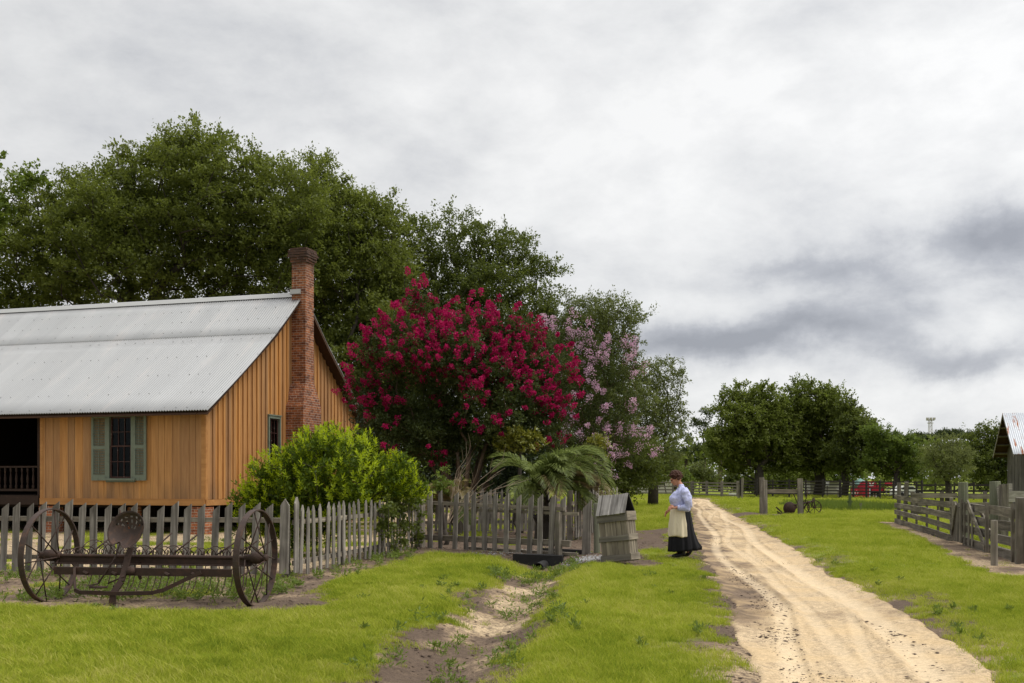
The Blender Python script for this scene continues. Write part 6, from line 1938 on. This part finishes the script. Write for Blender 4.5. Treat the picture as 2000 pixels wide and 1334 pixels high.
# ------------------------------------------------------------------ palms
def palm(x_, Y, zc, fr_, lw, label, seed, trunk_r=.17, scale=1.0):
    r = random.Random(seed)
    root = empty('palm', (x_, Y, H(x_, Y)), 0, label, 'palm')
    m = MB(); m.tube([(0, 0, -.1), (.02, 0, zc * .5), (0, 0, zc)], [trunk_r * 1.2, trunk_r, trunk_r * .9], 12)
    for k in range(26):
        a_ = r.uniform(0, 6.28); z_ = zc * r.uniform(.25, 1); q = Vector((math.cos(a_), math.sin(a_), 0)); m.bar(q * trunk_r * .8 + Vector((0, 0, z_ - .06)), q * (trunk_r + .10) + Vector((0, 0, z_ + .14)), .07, .03)
    m.build('trunk', M['bark'], root)
    for (azd, elv, Ln, drp, dry) in fr_:
        a_ = math.radians(azd); h_ = Vector((math.cos(a_), math.sin(a_), 0)); e_ = math.radians(elv)
        n_ = 26; pts = []; p = Vector((0, 0, zc)) + h_ * .06
        ang = e_
        for j in range(n_ + 1):
            pts.append(p.copy()); p = p + (h_ * math.cos(ang) + Vector((0, 0, math.sin(ang)))) * (Ln * scale / n_); ang -= drp / n_ * (.4 + 1.2 * j / n_)
        m = MB(); m.tube(pts, [.016 * (1 - .8 * j / n_) + .002 for j in range(n_ + 1)], 5); side = Vector((-math.sin(a_), math.cos(a_), 0))
        fo = m.build('frond', M['frond_dry' if dry else 'frond'], root)
        rows = []; tint = []
        for j in range(3, n_ + 1):
            for sub_ in (0, .5):
                if j + sub_ > n_: continue
                t_ = (j + sub_) / n_; P0 = pts[j].lerp(pts[min(j + 1, n_)], sub_); tg_ = (pts[min(j + 1, n_)] - pts[j - 1]).normalized(); up_ = side.cross(tg_) * -1
                if up_.z < 0 and abs(tg_.z) < .8: up_ = -up_
                ll = lw * scale * (math.sin(math.pi * min(1, .14 + .80 * t_)) ** .7) * r.uniform(.85, 1.1)
                for sg in (-1, 1):
                    d_ = (side * sg * .62 + tg_ * .80 + up_ * .34 + Vector((r.uniform(-.12, .12), r.uniform(-.12, .12), r.uniform(-.1, .1)))).normalized()
                    p1 = P0 + d_ * ll * .5; p2 = p1 + (d_ * .85 + Vector((0, 0, -.55))).normalized() * ll * .5
                    wv_ = tg_.cross(d_).cross(d_).normalized() * .0105 * scale
                    rows.append([P0 - wv_ * .6, P0 + wv_ * .6, p1 + wv_, p1 - wv_]); rows.append([p1 - wv_, p1 + wv_, p2 + wv_ * .1, p2 - wv_ * .1]); q = r.random(); tint += [q, q]
        leaf_obj('leaflets', np.array(rows).reshape(-1, 4, 3), np.array(tint), M['frond_dry' if dry else 'frond'], fo)
    return root


rp_ = random.Random(4)
frs = []
for k in range(24):
    azd = rp_.uniform(-120, 60) if k < 20 else rp_.uniform(0, 360)
    frs.append((azd, rp_.uniform(10, 80), rp_.uniform(1.2, 1.75), rp_.uniform(1.0, 2.0), rp_.random() < .17))
frs += [(-25, 58, 2.2, 2.2, 0), (-5, 66, 2.2, 2.2, 0), (-45, 52, 1.9, 2.2, 0), (-12, 22, 1.7, 1.5, 1), (8, 34, 1.8, 1.7, 1), (-70, 50, 1.7, 2.7, 0), (0, 44, 2.0, 2.3, 0), (-30, 62, 2.3, 2.9, 0), (-8, 50, 2.35, 2.7, 0), (-18, 36, 2.1, 2.2, 1), (-15, 8, 1.55, 1.2, 0), (-20, 74, 2.2, 2.4, 0), (10, 70, 2.1, 1.9, 0), (160, 66, 1.7, 1.6, 0), (-150, 60, 1.6, 1.7, 0), (-35, 18, 1.55, 1.6, 0)]
palm(X(1058, 25.6), 25.6, 1.28, frs, .56, 'grey-green arching palm behind the culvert fence', 5)
frs = [(rp_.uniform(120, 300), rp_.uniform(0, 60), rp_.uniform(1.0, 1.4), rp_.uniform(.9, 1.8), rp_.random() < .5) for k in range(14)]
palm(X(893, 27.0), 27.0, .95, frs, .5, 'small half-dry palm left of the myrtle trunks', 6, .12, .9)
# bare twigs
tw_ = empty('bare_shrub', (X(882, 23.6), 23.6, H(X(882, 23.6), 23.6)), 0, 'pale bare branching twigs rising behind the picket fence', 'shrub')
rt = random.Random(8); m = MB()


def twig(p, d, L_, rad, dep):
    pts = [p]; q = p
    for j in range(5):
        d = (d + Vector((rt.uniform(-.16, .16), rt.uniform(-.12, .12), rt.uniform(-.12, .10)))).normalized(); q = q + d * L_ / 5; pts.append(q)
    m.tube(pts, [rad * (1 - .12 * j) for j in range(6)], 5)
    if dep:
        for j in (2, 3, 5):
            twig(pts[j], (d + Vector((rt.uniform(-.5, .6), rt.uniform(-.3, .3), rt.uniform(-.25, .3)))).normalized(), L_ * .55, rad * .6, dep - 1)


for k in range(7): twig(Vector((rt.uniform(-.15, .1), rt.uniform(-.1, .1), .5)), Vector((.25 + .9 * rt.random(), rt.uniform(-.3, .3), .9)).normalized(), rt.uniform(.8, 1.25), .013, 2)
m.build('twigs', M['twig'], tw_)

# ------------------------------------------------------------------ weeds, litter, gravel
r = np.random.default_rng(93)
wp = []
for (x0_, x1_, y0_, y1_, n_) in ((-6.4, -3.0, 12.35, 14.9, 190), (-9.5, -3.4, 14.5, 16.8, 90), (-3.2, -1.9, 15.2, 21.5, 70), (-.5, 1.2, 15.8, 18.6, 60), (-1.3, .6, 8, 17, 60), (-8, -3.5, 17, 25, 90), (-5, 6, 9, 22, 240)):
    q = np.stack([r.uniform(x0_, x1_, n_), r.uniform(y0_, y1_, n_)], 1); s_, _ = soil(q[:, 0], q[:, 1]); wp.append(q[(s_ > .25) if n_ != 240 else ((s_ > .12) & (s_ < .6) & (road_sd(q[:, 0], q[:, 1]) > .05))])
nlast = len(wp[-1]); wp = np.concatenate(wp); hz = height(wp[:, 0], wp[:, 1])
lawn_ = np.arange(len(wp)) >= len(wp) - nlast
Cw = np.stack([wp[:, 0], wp[:, 1], hz + np.where(lawn_, .01, .03)], 1)
P, ci_ = sprays(Cw, (.10 + .11 * r.random(len(Cw)) ** 2) * np.where(lawn_, .55, 1), 7, 6, .75, r, .7, .055, .017)
o = leaf_obj('weeds', P, r.random(len(ci_)), M['weed']); tag(o, 'scattered low green weeds on the bare ground round the hay rake and ditch', 'weeds', None, 'stuff')
# taller rough grass strip in the far field
r = np.random.default_rng(94); k_ = 5200
fx = r.uniform(X(1600, 50), X(1760, 50), k_); fy = r.uniform(47, 58, k_)
P = leaf_geo(np.stack([fx, fy, 0 * fx - .02], 1), np.stack([r.normal(size=k_) * .25, r.normal(size=k_) * .25, np.ones(k_)], 1), rdir(k_, r), .22 + .3 * r.random(k_), .03, .05)
o = leaf_obj('rough_grass', P, .2 + .6 * r.random(k_), M['farlight']); tag(o, 'taller rough grass strip in front of the dark fence', 'grass', None, 'stuff')


def chips(name, pts, mat, smin, smax, flat, label, cat):
    n_ = len(pts); hz = height(pts[:, 0], pts[:, 1]); s_ = smin + (smax - smin) * r.random(n_) ** 2
    base = np.array([(1, 0, 0), (-.5, .8, 0), (-.5, -.8, 0), (.1, 0, 1), (.05, 0, -.6)])
    fc = np.array([(0, 1, 3), (1, 2, 3), (2, 0, 3), (1, 0, 4), (2, 1, 4), (0, 2, 4)])
    a_ = r.random(n_) * 6.283; ca, sa = np.cos(a_), np.sin(a_)
    B = base[None] * (1 + r.normal(size=(n_, 5, 3)) * .25) * s_[:, None, None]; B[..., 2] *= flat
    Vx = np.stack([B[..., 0] * ca[:, None] - B[..., 1] * sa[:, None], B[..., 0] * sa[:, None] + B[..., 1] * ca[:, None], B[..., 2]], -1) + np.stack([pts[:, 0], pts[:, 1], hz + .004], 1)[:, None]
    me = np_mesh(name, Vx.reshape(-1, 3), (fc[None] + 5 * np.arange(n_)[:, None, None]).reshape(-1, 3), 3)
    face_attr(me, 'tint', np.repeat(r.random(n_), 6)); o = link(name, me, mat); tag(o, label, cat, None, 'stuff'); return o


M['litter'] = leafmat('brown_leaf_litter', (.05, .033, .024), (.19, .135, .10), .05, .02)
M['gravel'] = leafmat('grey_gravel_chip', (.16, .155, .15), (.46, .45, .44), .02, .03)
x_ = r.uniform(-8, 4, 60000); y_ = 5.5 + 19 * r.random(60000) ** 1.3
s_, sa_ = soil(x_, y_); k_ = (s_ > .5) & (r.random(60000) > .45 + .55 * np.clip(sa_ * 1.25, 0, 1)) & (road_sd(x_, y_) > -.7)
chips('leaf_litter', np.stack([x_[k_], y_[k_]], 1), M['litter'], .008, .034, .25, 'brown leaf litter and bark bits scattered on bare ground', 'leaf litter')
y_ = 6 + 24 * r.random(9000) ** 1.2; l_ = np.interp(y_, ROADY, ROADL); rr_ = np.interp(y_, ROADY, ROADR); w_ = r.random(9000) ** 1.0; x_ = l_ + (rr_ - l_) * w_
k_ = fbm(x_ * 1.2, y_ * .9, 4) + .13 * (w_ < .3) > .685
pts = np.stack([x_[k_], y_[k_]], 1); pts2 = pts
chips('road_debris', pts2, M['litter'], .004, .015, .45, 'dark bits and pebbles lying on the sandy road', 'pebbles')
gp = np.concatenate([np.stack([r.normal(1.38, .22, 900), r.normal(18.7, .42, 900)], 1), np.stack([r.normal(.2, .5, 500), r.normal(20.9, .35, 500)], 1)])
chips('gravel', gp, M['gravel'], .010, .030, .6, 'pale grey gravel patch between the fence and the wooden box', 'gravel')
